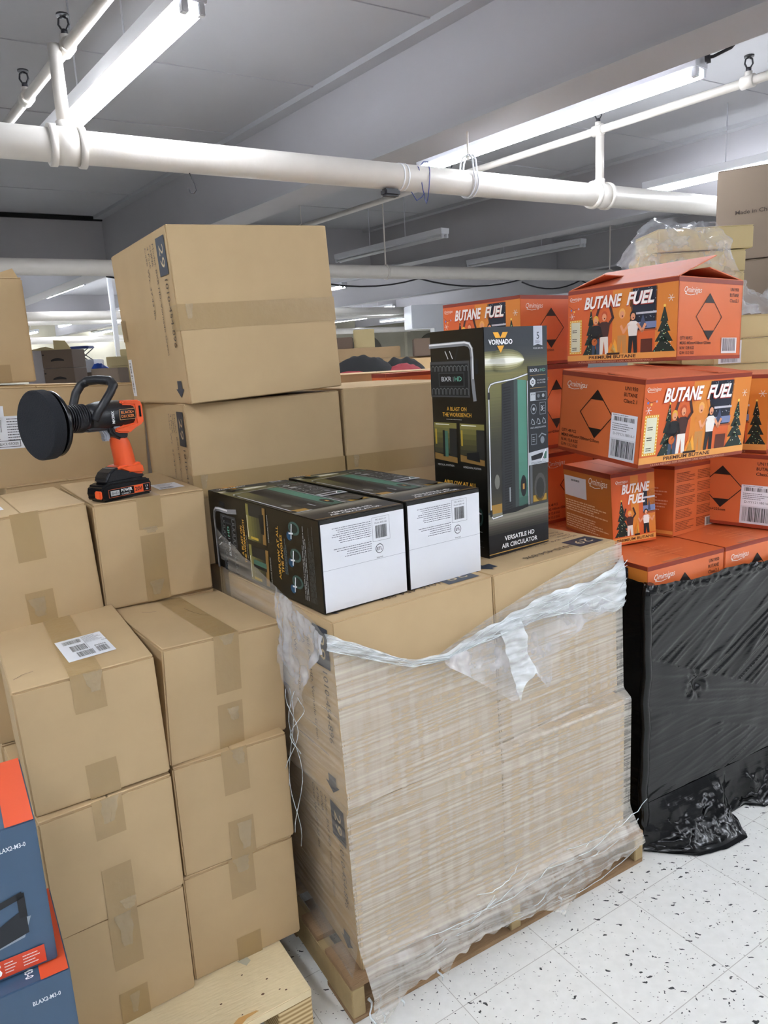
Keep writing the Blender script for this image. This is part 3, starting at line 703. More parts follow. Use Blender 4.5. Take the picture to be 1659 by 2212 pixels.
# ------------------------------------------------------------------ black fan retail boxes
GREEN = '4F8573'; GOLD = 'D9A441'
def retail_fan(M, w_, d_, h_, label):
    t = thing('fan_retail_box', label, 'box', M, 'black fan retail boxes')
    mb = MB(); mb.box((0, 0, 0), (w_, d_, h_), BLACKB); mb.build('carton_body', t, bevel=.0015)
    # front panel ------------------------------------------------
    A = face(w_, d_, h_, 'F')
    X = lambda u: u * w_
    Y = lambda v: (1 - v) * h_
    A.grad(0, Y(.20), w_, Y(0), ['7E7848', '5A583C', '3E4040', '2E3338', '2A2F36', '2A2F36'], 24, 0)
    A.grad(0, Y(.60), w_, Y(.20), ['2C2B26', '35342A', '4A4830', '69653E', '7A7446'], 30, 0)
    A.grad(0, Y(.80), w_, Y(.60), ['4E4226', '33312B', '2C2B28'], 14, 0)
    for i in range(9): A.rect(0, Y(.17 + i*.031), X(.67), Y(.1712 + i*.031), ('6E6A40', '66623A', '5C5836', '565232')[min(3, i//2)], 1)
    for k, (rr, ry, c) in enumerate(((.50, .030, '6A6848'), (.47, .024, '858158'), (.44, .018, 'A8A37A'), (.41, .012, 'D2CFB2'), (.38, .0075, 'F4F2E6'))):
        A.disc(X(.31), Y(.142), X(rr) if X(.31) - X(rr) > 0 else X(.305), c, 1 + k*.6, ry=ry*1.0, n=28)
        A.rect(0, Y(.142) - ry*.85, X(.31), Y(.142) + ry*.85, c, 1 + k*.6)
    A.grad(0, Y(.895), w_, Y(.79), ['2A2823', '4E4940', '8A8578', '2A3036'], 10, 1)
    A.rect(X(0), Y(.82), w_, Y(.80), '7A7768', 2)
    A.rect(0, 0, w_, Y(.895), '17171A', 1); A.rect(0, Y(.984), w_, Y(.980), 'B8904A', 2)
    A.text('VERSATILE HD', X(.5), Y(.932), .0125, 'F2F2F2', width=X(.50), align='C', bold=.02, lay=3)
    A.text('AIR CIRCULATOR', X(.5), Y(.965), .0125, 'F2F2F2', width=X(.60), align='C', bold=.02, lay=3)
    A.poly([(X(.13), Y(.022)), (X(.21), Y(.022)), (X(.25), Y(.046)), (X(.17), Y(.046))], 'E5A32E', 4)
    A.poly([(X(.36), Y(.022)), (X(.28), Y(.022)), (X(.24), Y(.046)), (X(.32), Y(.046))], 'E5A32E', 4)
    A.poly([(X(.19), Y(.078)), (X(.30), Y(.078)), (X(.245), Y(.108))], 'E5A32E', 4)
    A.text('VORNADO', X(.245), Y(.072), .0125, 'F6F6F6', width=X(.37), align='C', bold=.035, lay=5)
    A.poly([(X(.77), Y(0)), (X(.92), Y(0)), (X(.92), Y(.085)), (X(.845), Y(.078)), (X(.77), Y(.085))], 'B4B7C2', 3)
    A.text('5', X(.845), Y(.056), .019, '2B2F36', align='C', lay=4); A.lines(X(.80), Y(.074), X(.89), Y(.06), 3, '5A5E66', lay=4)
    A.text('MODEL BXR HD', X(.845), Y(.099), .004, 'D0D2D6', width=X(.16), align='C', lay=4)
    # fan tower
    A.poly([(X(.22), Y(.80)), (X(.25), Y(.24)), (X(.44), Y(.222)), (X(.44), Y(.80))], '26282B', 3)
    for i in range(46):
        v = .255 + i*.0118; A.poly([(X(.27), Y(v)), (X(.385), Y(v - .004)), (X(.385), Y(v + .001)), (X(.27), Y(v + .005))], '15171A', 4)
    A.poly([(X(.44), Y(.80)), (X(.44), Y(.222)), (X(.50), Y(.226)), (X(.50), Y(.80))], '3B4644', 3)
    A.poly([(X(.50), Y(.795)), (X(.50), Y(.226)), (X(.645), Y(.232)), (X(.645), Y(.79))], GREEN, 3)
    A.grad(X(.50), Y(.79), X(.645), Y(.55), ['35574C', '4A7D6C', '4F8573'], 6, 4)
    A.poly([(X(.22), Y(.81)), (X(.22), Y(.795)), (X(.65), Y(.785)), (X(.65), Y(.80)), (X(.44), Y(.812))], '121315', 4)
    A.disc(X(.575), Y(.70), X(.05), '15171A', 5, ry=.030); A.rect(X(.56), Y(.715), X(.59), Y(.690), 'B9833C', 6)
    A.rect(X(.34), Y(.76), X(.36), Y(.695), '8E9498', 5)
    for k, c in ((.020, '1B1D20'), (.014, 'B9BCC2'), (.006, 'F0F0F2')):
        A.line([(X(.44), Y(.222)), (X(.14), Y(.232)), (X(.075), Y(.238)), (X(.045), Y(.255)), (X(.04), Y(.80)), (X(.07), Y(.82)), (X(.22), Y(.815))], k*w_*1.2, c, 4 if k == .02 else 5 if k == .014 else 6)
        A.line([(X(.44), Y(.222)), (X(.66), Y(.205))], k*w_*1.2, c, 4 if k == .02 else 5 if k == .014 else 6)
        A.line([(X(.66), Y(.235)), (X(.66), Y(.79))], k*w_*.8, c, 4 if k == .02 else 5 if k == .014 else 6)
    A.rect(X(.025), Y(.30), X(.06), Y(.27), '17181A', 7); A.rect(X(.025), Y(.81), X(.06), Y(.78), '17181A', 7)
    A.disc(X(.15), Y(.66), X(.04), '6E6E66', 2, ry=.02); A.disc(X(.86), Y(.72), X(.10), '4A4A46', 2, ry=.04); A.disc(X(.86), Y(.725), X(.07), '2C2C2A', 3, ry=.03)
    A.rect(X(.69), Y(.79), X(.73), Y(.60), '5E6064', 2); A.rect(X(.04), Y(.80), X(.22), Y(.76), 'A07A36', 2); A.rect(X(.74), Y(.785), X(.97), Y(.755), 'A8842E', 2)
    # side bar
    A.rect(X(.67), Y(.60), w_, Y(.172), '23272C', 7)
    A.text('BXR', X(.70), Y(.198), .0085, 'C8CCD0', width=X(.13), lay=9, bold=.01); A.rect(X(.845), Y(.2), X(.85), Y(.188), 'C8CCD0', 9); A.text('HD', X(.87), Y(.198), .0085, '5FA58E', width=X(.09), lay=9, bold=.01)
    for v in (.212, .268): A.rect(X(.70), Y(v + .0015), X(.97), Y(v), 'B8904A', 9)
    A.poly([(X(.70), Y(.235)), (X(.745), Y(.222)), (X(.79), Y(.235)), (X(.79), Y(.25)), (X(.745), Y(.263)), (X(.70), Y(.25))], 'C4C8CC', 9)
    A.disc(X(.745), Y(.2425), X(.022), '23272C', 10); A.disc(X(.745), Y(.2425), X(.012), 'C4C8CC', 11)
    A.text('COOLED', X(.82), Y(.238), .004, 'C4C8CC', width=X(.14), lay=9); A.text('ALL IN ONE', X(.82), Y(.250), .004, 'C4C8CC', width=X(.14), lay=9)
    A.rect(X(.70), Y(.325), X(.79), Y(.288), 'B4B8BC', 9); A.text('IP54', X(.745), Y(.300), .004, '23272C', width=X(.06), align='C', lay=10)
    def ring_(u0, v0, u1, v1): A.line([(X(u0), Y(v0)), (X(u1), Y(v0)), (X(u1), Y(v1)), (X(u0), Y(v1))], .0012, '8A9096', 9, closed=True)
    ring_(.79, .325, .97, .288); A.disc(X(.84), Y(.305), X(.022), '6E747A', 9); A.disc(X(.92), Y(.305), X(.022), '9AA0A6', 9)
    A.disc(X(.755), Y(.362), X(.05), '8A9096', 9, ry=.014); A.disc(X(.755), Y(.362), X(.042), '23272C', 10, ry=.0118); A.disc(X(.755), Y(.362), X(.02), 'A8AEB4', 11)
    ring_(.86, .388, .96, .336); A.text('3', X(.875), Y(.372), .014, 'D8DCE0', width=X(.035), lay=9); A.lines(X(.915), Y(.38), X(.95), Y(.345), 3, '8A9096', lay=9)
    for k in range(3):
        u = .71 + .095*k; A.line([(X(u), Y(.425)), (X(u + .02), Y(.405)), (X(u + .05), Y(.415)), (X(u + .06), Y(.43)), (X(u + .02), Y(.43))], .0018, 'A8AEB4', 9)
    A.text('MULTI-ANGLE ROTATION', X(.70), Y(.449), .0045, 'C4C8CC', width=X(.26), lay=9)
    ring_(.71, .52, .80, .475); A.lines(X(.73), Y(.51), X(.78), Y(.485), 3, 'A8AEB4', lay=9); A.line([(X(.84), Y(.49)), (X(.89), Y(.475)), (X(.96), Y(.485))], .003, '8A9096', 9); A.disc(X(.90), Y(.505), X(.035), '7A8086', 9, ry=.010)
    A.poly([(X(.665), Y(.555)), (X(1.0), Y(.545)), (X(1.0), Y(.612)), (X(.665), Y(.612))], 'B4B8BE', 10)
    A.poly([(X(.70), Y(.572)), (X(.90), Y(.562)), (X(.92), Y(.588)), (X(.71), Y(.592))], '1C1E22', 11); A.line([(X(.95), Y(.552)), (X(.87), Y(.598))], .003, 'E8EAEC', 12); A.poly([(X(.93), Y(.56)), (X(.97), Y(.56)), (X(.965), Y(.592)), (X(.92), Y(.592))], '3E6A5C', 11)
    A.lines(X(.70), Y(.610), X(.97), Y(.600), 2, '5A5E66', lay=12)
    A.build('printed_front', t)
    # left panel ---------------------------------------------------
    A = face(w_, d_, h_, 'L')
    X = lambda u: u * d_
    A.line([(X(.0), Y(.063)), (X(.66), Y(.060)), (X(.74), Y(.066)), (X(.78), Y(.085)), (X(.79), Y(.12)), (X(.79), Y(.21)), (X(.82), Y(.30))], .0125, '8E9094', 1)
    A.line([(X(.0), Y(.059)), (X(.66), Y(.056)), (X(.745), Y(.062)), (X(.79), Y(.083)), (X(.80), Y(.12)), (X(.80), Y(.21))], .0045, 'F0F0F2', 2)
    A.poly([(X(.85), Y(.125)), (X(.90), Y(.13)), (X(.89), Y(.19)), (X(.83), Y(.19))], '1F2226', 2)
    for u in (.30, .385): A.line([(X(u), Y(.09)), (X(u + .05), Y(.122))], .003, 'D8DCE0', 2)
    A.line([(X(.54), Y(.075)), (X(.50), Y(.11)), (X(.48), Y(.13))], .006, '2A2C2E', 1)
    A.rect(X(0), Y(.29), X(.74), Y(.133), '4A4C4E', 2); A.rect(X(0), Y(.283), X(.71), Y(.145), '1F2123', 3)
    for i in range(10):
        u = .03 + i*.07
        for v0, v1 in ((.152, .175), (.25, .278)):
            A.line([(X(u), Y(v1)), (X(u), Y(v0 + .006)), (X(u + .025), Y(v0)), (X(u + .05), Y(v0 + .006)), (X(u + .05), Y(v1))], .0022, '6A6E70', 4)
    A.rect(X(.16), Y(.245), X(.65), Y(.182), '3A3D40', 5); A.rect(X(.18), Y(.24), X(.63), Y(.187), '141618', 6)
    A.text('BXR', X(.22), Y(.220), .013, 'C8CCD0', width=X(.19), lay=7, bold=.01); A.rect(X(.44), Y(.222), X(.447), Y(.20), '9A9EA2', 7); A.text('HD', X(.47), Y(.220), .013, '6FB39C', width=X(.13), lay=7, bold=.01)
    A.text('A BLAST ON', X(.48), Y(.350), .0108, GOLD, width=X(.37), align='C', bold=.015, lay=2)
    A.text('THE WORKBENCH', X(.48), Y(.376), .0108, GOLD, width=X(.54), align='C', bold=.015, lay=2)
    A.lines(X(.28), Y(.392), X(.70), Y(.386), 1, 'B8B8B4', lay=2)
    for u0, hor in ((.03, 0), (.53, 1)):
        u1 = u0 + .44
        A.grad(X(u0), Y(.545), X(u1), Y(.405), ['3A382C', '5E5A34', '8E8648'], 6, 1)
        A.rect(X(u0 + .03), Y(.415), X(u0 + .30), Y(.411), 'F4F2E4', 2)
        A.rect(X(u0 + .02), Y(.505), X(u0 + .05), Y(.435), 'B89A34', 2); A.rect(X(u0 + .30), Y(.56), X(u1), Y(.43), '2A2A28', 2)
        A.poly([(X(u0), Y(.575)), (X(u0), Y(.545)), (X(u1), Y(.56)), (X(u1), Y(.585))], '8A6A38', 3)
        if not hor: A.rect(X(u0 + .17), Y(.56), X(u0 + .21), Y(.44), '1A1C1E', 4); A.rect(X(u0 + .21), Y(.56), X(u0 + .27), Y(.442), '47705F', 4)
        else: A.poly([(X(u0 + .12), Y(.562)), (X(u0 + .12), Y(.535)), (X(u0 + .34), Y(.525)), (X(u0 + .36), Y(.57))], '15171A', 4)
        A.text('VERTICAL POSITION' if not hor else 'HORIZONTAL POSITION', X(u0 + .05), Y(.603), .005, 'D0D0CC', width=X(.32), lay=4)
    A.text('AIRFLOW AT ALL', X(.5), Y(.685), .0108, GOLD, width=X(.62), align='C', bold=.015, lay=2)
    A.text('THE ANGLES', X(.5), Y(.712), .0108, GOLD, width=X(.44), align='C', bold=.015, lay=2)
    A.lines(X(.28), Y(.745), X(.72), Y(.722), 3, '6A7E88', lay=2)
    for k in range(3):
        u = .12 + .30*k
        A.disc(X(u + .02), Y(.775), X(.05), '1F4A6A', 1, ry=.013); A.disc(X(u + .12), Y(.815), X(.075), '3E5A55', 1, ry=.026); A.disc(X(u + .12), Y(.815), X(.05), '1F2A28', 2, ry=.018)
        A.line([(X(u), Y(.790)), (X(u + .16), Y(.80))], .004, 'D8DCE0', 3); A.line([(X(u + .05), Y(.775)), (X(u + .06), Y(.805))], .004, 'D8DCE0', 3)
    A.lines(X(.08), Y(.90), X(.95), Y(.865), 3, 'A8ACAE', lay=2, th=.3); A.lines(X(.08), Y(.955), X(.95), Y(.91), 5, '5A5E60', lay=2, th=.3)
    A.build('printed_side', t)
    # white base end -----------------------------------------------
    A = Art((0, d_, 0), (1, 0, 0), (0, -1, 0), (0, 0, -1), .0008)
    A.rect(.003, .003, w_ - .002, d_ - .010, mat('white_base_panel', 'DADBDF', rough=.4), 0)
    A.rect(.003, d_*.46, w_ - .002, d_*.46 + .0008, '9A9CA4', 1)
    bx = w_*.60
    A.line([(bx, d_*.66), (bx + .048, d_*.66), (bx + .048, d_*.92), (bx, d_*.92)], .0006, '6A6C72', 1, closed=True)
    A.barcode(bx + .008, d_*.69, bx + .040, d_*.83, lay=2, seed=21); A.text('PK1-0214-17', bx + .024, d_*.885, .0035, '4A4C52', width=.03, align='C'); A.text('Model: BXR HD', bx + .024, d_*.85, .0035, '4A4C52', width=.034, align='C')
    A.lines(.03, d_*.72, bx - .004, d_*.90, 8, '6E7078', align='R', lay=2, th=.28, seed=22); A.lines(.03, d_*.56, bx - .004, d_*.68, 5, '6E7078', align='R', lay=2, th=.28, seed=23)
    c = (bx + .017, d_*.575); A.disc(c[0], c[1], .011, '25272C', 2, n=20); A.disc(c[0], c[1], .0095, 'DADBDF', 3, n=20); A.text('ETL', c[0], c[1] - .0035, .0075, '25272C', width=.014, align='C', lay=4, bold=.02)
    A.text('Intertek', c[0], c[1] - .022, .004, '25272C', width=.018, align='C', lay=2)
    A.build('printed_base', t)
    return t
x, y, z, th, a, b, h = G['T']
retail_fan(frame(x, y, z, th), a, b, h, 'tall black fan box standing upright on the wrapped pallet')
for key, lab in (('B1', 'black fan box lying flat, left of the pair, showing its white end and black side'), ('B2', 'black fan box lying flat, right of the pair, touching the upright one')):
    x, y, z, th, a, b, h = G[key]
    M = frame(x, y, z, th) @ Matrix.Translation((0, 0, h)) @ Matrix.Rotation(R(-90), 4, 'X')
    t = retail_fan(M, a - .002, h, b, lab)

# ------------------------------------------------------------------ butane cartons
DBRN = '6E2A1A'
LOGO = 'F2EBE2'
def logo(A, u, v, wd, lay=3):
    A.text('Qmimigas', u, v, wd*.20, LOGO, width=wd, shear=.35, lay=lay)
    A.line([(u + wd*.05, v - wd*.05), (u + wd*.35, v - wd*.09), (u + wd*.6, v - wd*.05)], wd*.02, LOGO, lay)
def diamond_face(A, W_, H_, sticker=True):
    A.rect(0, H_*.945, W_, H_, '8A3320', 1); A.rect(0, 0, W_, H_*.045, '9A3A20', 1)
    logo(A, W_*.08, H_*.82, W_*.26)
    c = (W_*.47, H_*.53); rx, ry = W_*.20, H_*.285
    A.line([(c[0] - rx, c[1]), (c[0], c[1] + ry), (c[0] + rx, c[1]), (c[0], c[1] - ry)], .0028, '2A1710', 2, closed=True)
    for s in (1, -1):
        A.poly([(c[0] - rx*.40, c[1] + s*ry*.60), (c[0] + rx*.40, c[1] + s*ry*.60), (c[0], c[1] + s*ry)], '1E1412', 3)
    A.text('UN1950', W_*.93, H_*.86, .011, '3A1D14', width=.048, align='R', bold=.012); A.text('BUTANE', W_*.93, H_*.79, .011, '3A1D14', width=.050, align='R', bold=.012); A.text('Class2.1', W_*.93, H_*.72, .011, '3A1D14', width=.050, align='R', bold=.012)
    A.text('QTY: 48 PCS', W_*.04, H_*.25, .0095, '3A1D14', width=.065, bold=.012); A.text('MEAS: 445mm×338mm×225mm', W_*.04, H_*.19, .0095, '3A1D14', width=.165, bold=.012)
    A.text('N.W: 12.8 KGS', W_*.04, H_*.13, .0095, '3A1D14', width=.075, bold=.012); A.text('G.W: 13.2 KGS', W_*.04, H_*.07, .0095, '3A1D14', width=.075, bold=.012)
    if sticker == 'big':
        u0 = W_*.66
        A.rect(u0, H_*.05, W_*.955, H_*.585, 'D8D6DC', 4); A.rect(u0, H_*.30, W_*.955, H_*.585, 'E6E4EA', 5)
        A.barcode(u0 + .008, H_*.08, W_*.94, H_*.28, lay=6, seed=31); A.barcode(u0 + .01, H_*.50, W_*.94, H_*.55, lay=6, seed=32)
        A.lines(u0 + .006, H_*.38, W_*.93, H_*.48, 4, '7A787E', lay=6); A.text('D-YY12118016-1', u0 + .012, H_*.335, .008, '5A585E', width=W_*.24, lay=6); A.lines(u0 + .006, H_*.555, W_*.93, H_*.58, 1, '8A888E', lay=6)
    elif sticker == 'code':
        A.rect(W_*.68, H_*.07, W_*.93, H_*.27, 'E2D8D6', 4); A.barcode(W_*.70, H_*.10, W_*.91, H_*.26, '4A3A4A', lay=5, seed=33)
def tree(A, u, v, wd, ht, lay):
    for k in range(4):
        y0 = v + ht*k*.22; ww = wd*(1 - k*.22)/2
        A.poly([(u - ww, y0), (u + ww, y0), (u, y0 + ht*.36)], '1E2C26', lay)
    rnd = random.Random(int(u*1e4))
    for i in range(26):
        t_ = rnd.random()**1.3; A.disc(u + rnd.uniform(-.42, .42)*wd*(1 - t_*.95), v + t_*ht*.9, wd*.022, rnd.choice(('F2E6A0', 'E8D070', 'F4F0E0', '8CC8A0')), lay + 1, n=5)
    A.disc(u, v + ht*1.0, wd*.06, 'F4D060', lay + 1, n=5)
def person_fig(A, u, v, s, top, hair, pants, skin='E8A078', arms='up', lay=5):
    A.poly([(u - .13*s, v), (u - .04*s, v), (u, v + .32*s), (u + .04*s, v), (u + .14*s, v), (u + .12*s, v + .45*s), (u - .12*s, v + .45*s)], pants, lay)
    A.poly([(u - .12*s, v + .42*s), (u + .12*s, v + .42*s), (u + .17*s, v + .72*s), (u + .08*s, v + .78*s), (u - .08*s, v + .78*s), (u - .17*s, v + .72*s)], top, lay + 1)
    for d in (-1, 1):
        if arms == 'up': A.line([(u + d*.14*s, v + .72*s), (u + d*.26*s, v + .86*s), (u + d*.17*s, v + 1.12*s)], .07*s, top, lay + 1)
        elif arms == 'wide': A.line([(u + d*.14*s, v + .70*s), (u + d*.28*s, v + .52*s), (u + d*.36*s, v + .68*s)], .07*s, skin, lay + 1)
        else: A.line([(u + d*.14*s, v + .70*s), (u + d*.20*s, v + .50*s), (u, v + .46*s)], .07*s, top, lay + 1)
    A.disc(u, v + .92*s, .095*s, hair, lay + 1, ry=.12*s, n=10); A.disc(u, v + .89*s, .068*s, skin, lay + 2, ry=.09*s, n=10)
    A.disc(u + .01*s, v + .86*s, .02*s, '6A1E1A', lay + 3, n=6)
def scene_art(A, W_, H_, tall=False):
    A.rect(0, 0, W_, H_, 'D9642E', 0)
    A.rect(0, H_*.95, W_, H_, '8A3320', 2)
    A.rect(W_*.44, H_*.12, W_*.62, H_*.94, 'E08A34', 1); A.rect(W_*.82, H_*.12, W_, H_*.95, 'DC8434', 1)
    wx0, wx1 = (W_*.60, W_*.83) if not tall else (W_*.72, W_)
    wy1 = H_*.93 if not tall else H_*.72
    A.rect(wx0, H_*.40, wx1, wy1, '1D2233', 1); A.rect(wx0, H_*.42, wx1, H_*.50, '7C88B0', 2); A.rect(wx0, H_*.60, wx1, H_*.625, 'C8C4CC', 3)
    A.poly([((wx0+wx1)/2 - W_*.035, H_*.43), ((wx0+wx1)/2 + W_*.035, H_*.43), ((wx0+wx1)/2, H_*.60)], '46506E', 3)
    rnd = random.Random(5)
    for i in range(22): A.disc(rnd.uniform(wx0, wx1), rnd.uniform(H_*.5, wy1), W_*.003, 'D8DCE8', 4, n=5)
    A.rect(wx0 - W_*.004, H_*.385, wx1 + W_*.004, H_*.405, 'B0552A', 3)
    fl = H_*.115
    if not tall:
        tree(A, W_*.235, fl, W_*.155, H_*.60, 3); tree(A, W_*.895, fl, W_*.19, H_*.56, 3)
        person_fig(A, W_*.285, fl, H_*.50, '1C1C20', 'E8B040', '3A4A60', arms='down')
        A.disc(W_*.275, fl + H_*.17, W_*.028, 'C8662C', 9, n=10); A.line([(W_*.275, fl + H_*.18), (W_*.345, fl + H_*.28)], .004, '3A2014', 9)
        person_fig(A, W_*.365, fl, H_*.55, '4A2A26', 'C8552A', 'EDE4D8', arms='up', lay=4)
        person_fig(A, W_*.53, fl, H_*.56, 'E0883A', 'F0B060', 'C88A4A', arms='up', lay=3)
        person_fig(A, W_*.63, fl, H_*.52, 'F0E8E0', '1C181C', '1E1C20', arms='wide', lay=6)
        fx = W_*.455
        A.rect(W_*.70, fl, W_*.80, fl + H_*.17, '5E2A1C', 3)
        A.rect(0, H_*.04, W_, H_*.118, 'E8A052', 2); A.text('PREMIUM BUTANE', W_*.44, H_*.058, H_*.042, '4A2214', width=W_*.44, align='C', bold=.02, lay=4)
        A.text('ULTRA REFINED FOR MAXIMUM CARE AND PERFORMANCE', W_*.46, H_*.008, H_*.022, 'E0A080', width=W_*.70, align='C', lay=4)
        A.rect(0, 0, W_, H_*.038, '8A3A24', 2)
        logo(A, W_*.02, H_*.87, W_*.12)
        A.text('BUTANE', W_*.17, H_*.735, H_*.155, 'FBF4EE', width=W_*.36, shear=.3, bold=.035, lay=12); A.text('FUEL', W_*.57, H_*.735, H_*.155, 'FBF4EE', width=W_*.24, shear=.3, bold=.035, lay=12)
        A.text('BUTANE', W_*.166, H_*.728, H_*.155, 'B8352A', width=W_*.36, shear=.3, bold=.05, lay=11); A.text('FUEL', W_*.566, H_*.728, H_*.155, 'B8352A', width=W_*.24, shear=.3, bold=.05, lay=11)
        A.rect(W_*.02, H_*.135, W_*.145, H_*.60, 'E8A838', 3); A.rect(W_*.037, H_*.165, W_*.128, H_*.57, 'E2DFC4', 4)
        for i in range(13):
            for uu in (W_*.0285, W_*.1365): A.disc(uu, H_*(.15 + i*.036), W_*.005, 'FFF2B0', 5, n=6)
        for i in range(7):
            for vv in (H_*.15, H_*.585): A.disc(W_*(.03 + i*.0175), vv, W_*.005, 'FFF2B0', 5, n=6)
        for vv, tt in ((.46, 'ODOR-FREE'), (.435, 'ULTRA REFINED'), (.34, 'NO LEAKAGE'), (.315, 'GUARANTEED'), (.22, 'QUALITY GAS'), (.195, 'MADE IN KOREA')):
            A.lines(W_*.05, H_*(vv - .008), W_*.115, H_*(vv + .008), 1, '3A3428', lay=6, th=.7)
        A.line([(W_*.01, H_*.80), (W_*.06, H_*.74), (W_*.12, H_*.76)], .0012, '5A3A28', 4)
        for uu, vv, c in ((.035, .74, '5A7ACA'), (.065, .72, 'F0C060'), (.11, .75, 'C8A0B0')): A.disc(W_*uu, H_*vv, W_*.009, c, 5, n=6)
        for uu, vv in ((.045, .655), (.945, .76)):
            for k in range(3): A.line([(W_*uu + H_*.045*cos(R(60*k)), H_*vv + H_*.045*sin(R(60*k))), (W_*uu - H_*.045*cos(R(60*k)), H_*vv - H_*.045*sin(R(60*k)))], .0016, 'E8E0DC', 5)
    else:
        tree(A, W_*.22, fl, W_*.36, H_*.50, 3)
        person_fig(A, W_*.40, fl, H_*.34, '4A2A26', 'E8B040', 'EDE4D8', arms='up', lay=5); person_fig(A, W_*.78, fl, H_*.33, 'F0E8E0', '1C181C', '1E1C20', arms='wide', lay=6)
        fx = W_*.56
        A.rect(0, H_*.03, W_, H_*.10, 'E8A052', 2); A.text('PREMIUM BUTANE', W_*.52, H_*.045, H_*.038, '4A2214', width=W_*.86, align='C', bold=.02, lay=4)
        logo(A, W_*.10, H_*.86, W_*.28)
        A.text('BUTANE', W_*.22, H_*.71, H_*.125, 'FBF4EE', width=W_*.66, shear=.3, bold=.035, lay=12); A.text('FUEL', W_*.36, H_*.56, H_*.125, 'FBF4EE', width=W_*.40, shear=.3, bold=.035, lay=12)
    for dx, hh, c in ((-.02, .16, 'F0902C'), (.015, .20, 'F4A83A'), (0, .13, 'FBE08A')):
        A.poly([(fx + W_*(dx - .03), fl), (fx + W_*(dx + .03), fl), (fx + W_*(dx + .02), fl + H_*hh*.5), (fx + W_*dx, fl + H_*hh), (fx + W_*(dx - .022), fl + H_*hh*.5)], c, 8)
    A.rect(fx - W_*.06, fl - H_*.01, fx + W_*.06, fl + H_*.015, '3A1C12', 9)

def butane(key, label, left, front, top_open=None, right=None):
    B = G[key] if isinstance(key, str) else key
    x, y, z, th, a, b, h = B[:7]; t1, t2 = (B[7], B[8]) if len(B) > 7 else (0, 0)
    t = thing('butane_carton', label, 'printed carton', frame(x, y, z, th, t1, t2), 'orange butane cartons')
    mb = MB(); wt = .004
    if top_open:
        mb.box((0, 0, 0), (a, b, wt), ORANGE); mb.box((0, 0, 0), (wt, b, h), ORANGE); mb.box((a - wt, 0, 0), (a, b, h), ORANGE); mb.box((0, 0, 0), (a, wt, h), ORANGE); mb.box((0, b - wt, 0), (a, b, h), ORANGE)
        mb.build('carton_body', t)
    else:
        mb.box((0, 0, 0), (a, b, h), ORANGE); mb.build('carton_body', t, bevel=.002)
        A = face(a, b, h, 'T', .0008); A.line([(a/2, 0), (a/2, b)] if a < b else [(0, b/2), (a, b/2)], .002, '9A3A20', 1)
        if a > .2: A.text('BUTANE FUEL', a*.30, b*.30, .02, 'E8946A', width=a*.4, lay=2); A.lines(a*.3, b*.12, a*.75, b*.26, 3, 'E08A60', lay=2)
        A.rect(a*.2, -.001, a*.45, .012, TAPE_CR, 3)
        A.build('printed_top', t)
    for f, art in (('L', left), ('F', front)):
        W_ = b if f == 'L' else a
        A = face(a, b, h, f)
        if art == 'scene': scene_art(A, W_, h)
        elif art == 'tall': scene_art(A, W_, h, True)
        elif art in ('big', 'code', 'plain'): diamond_face(A, W_, h, art)
        elif art == 'panel':
            A.rect(0, 0, W_, h, 'B96A2C', 0); A.rect(0, h*.93, W_, h, '8A3320', 1); A.rect(0, 0, W_, h*.04, '9A4A24', 1); A.rect(W_*.02, h*.55, W_*.50, h*.85, 'D8D4D8', 2); A.barcode(W_*.17, h*.78, W_*.36, h*.81, lay=3, seed=41)
            logo(A, W_*.56, h*.80, W_*.38); A.lines(W_*.03, h*.32, W_*.95, h*.50, 5, 'EAC8A0', th=.5); A.lines(W_*.03, h*.07, W_*.95, h*.28, 6, 'EAC8A0', th=.5, seed=8)
        elif art == 'textside':
            A.rect(0, 0, W_, h, 'C4622E', 0); A.rect(0, h*.95, W_, h, '8A3320', 1); A.rect(0, h*.03, W_, h*.08, 'E8A052', 1); A.lines(W_*.1, h*.35, W_*.9, h*.70, 8, 'E8B898', th=.4)
        elif art == 'text':
            A.rect(0, h*.95, W_, h, '8A3320', 1)
            for u0, u1 in ((.05, .48), (.52, .95)):
                for k in range(5): A.lines(W_*u0, h*(.06 + k*.175), W_*u1, h*(.20 + k*.175), 6, '7A3218', th=.42, seed=k + int(u0*10))
            A.rect(W_*.72, h*.04, W_*.95, h*.17, 'E0D4CC', 4); A.barcode(W_*.75, h*.05, W_*.93, h*.16, lay=5, seed=44)
        A.build('printed_side' if f == 'L' else 'printed_front', t)
    if top_open:
        for nm, hinge, ax_, ln, wd, ang in top_open:
            # hinge: 'L','R','F','B' edge; ang from horizontal closed position (deg, + opens upward)
            mb = MB()
            if hinge in 'LR':
                mb.box((0, .003, 0), (ln, b - .003, .003), ORANGE_F)
                Mh = Matrix.Translation((0, 0, h)) @ Matrix.Rotation(R(-ang), 4, 'Y') if hinge == 'L' else Matrix.Translation((a, 0, h)) @ Matrix.Rotation(R(ang), 4, 'Y') @ Matrix.Scale(-1, 4, (1, 0, 0))
            else:
                mb.box((.003, 0, 0), (a - .003, ln, .003), ORANGE_F)
                Mh = Matrix.Translation((0, 0, h)) @ Matrix.Rotation(R(ang), 4, 'X') if hinge == 'F' else Matrix.Translation((0, b, h)) @ Matrix.Rotation(R(-ang), 4, 'X') @ Matrix.Scale(-1, 4, (0, 1, 0))
            mb.v = [tuple(Mh @ Vector(v)) for v in mb.v]
            mb.build('top_flap', t)
        # cans inside
        A2 = mat('steel_can', 'A8A4A0', rough=.3, metal=.8)
    return t
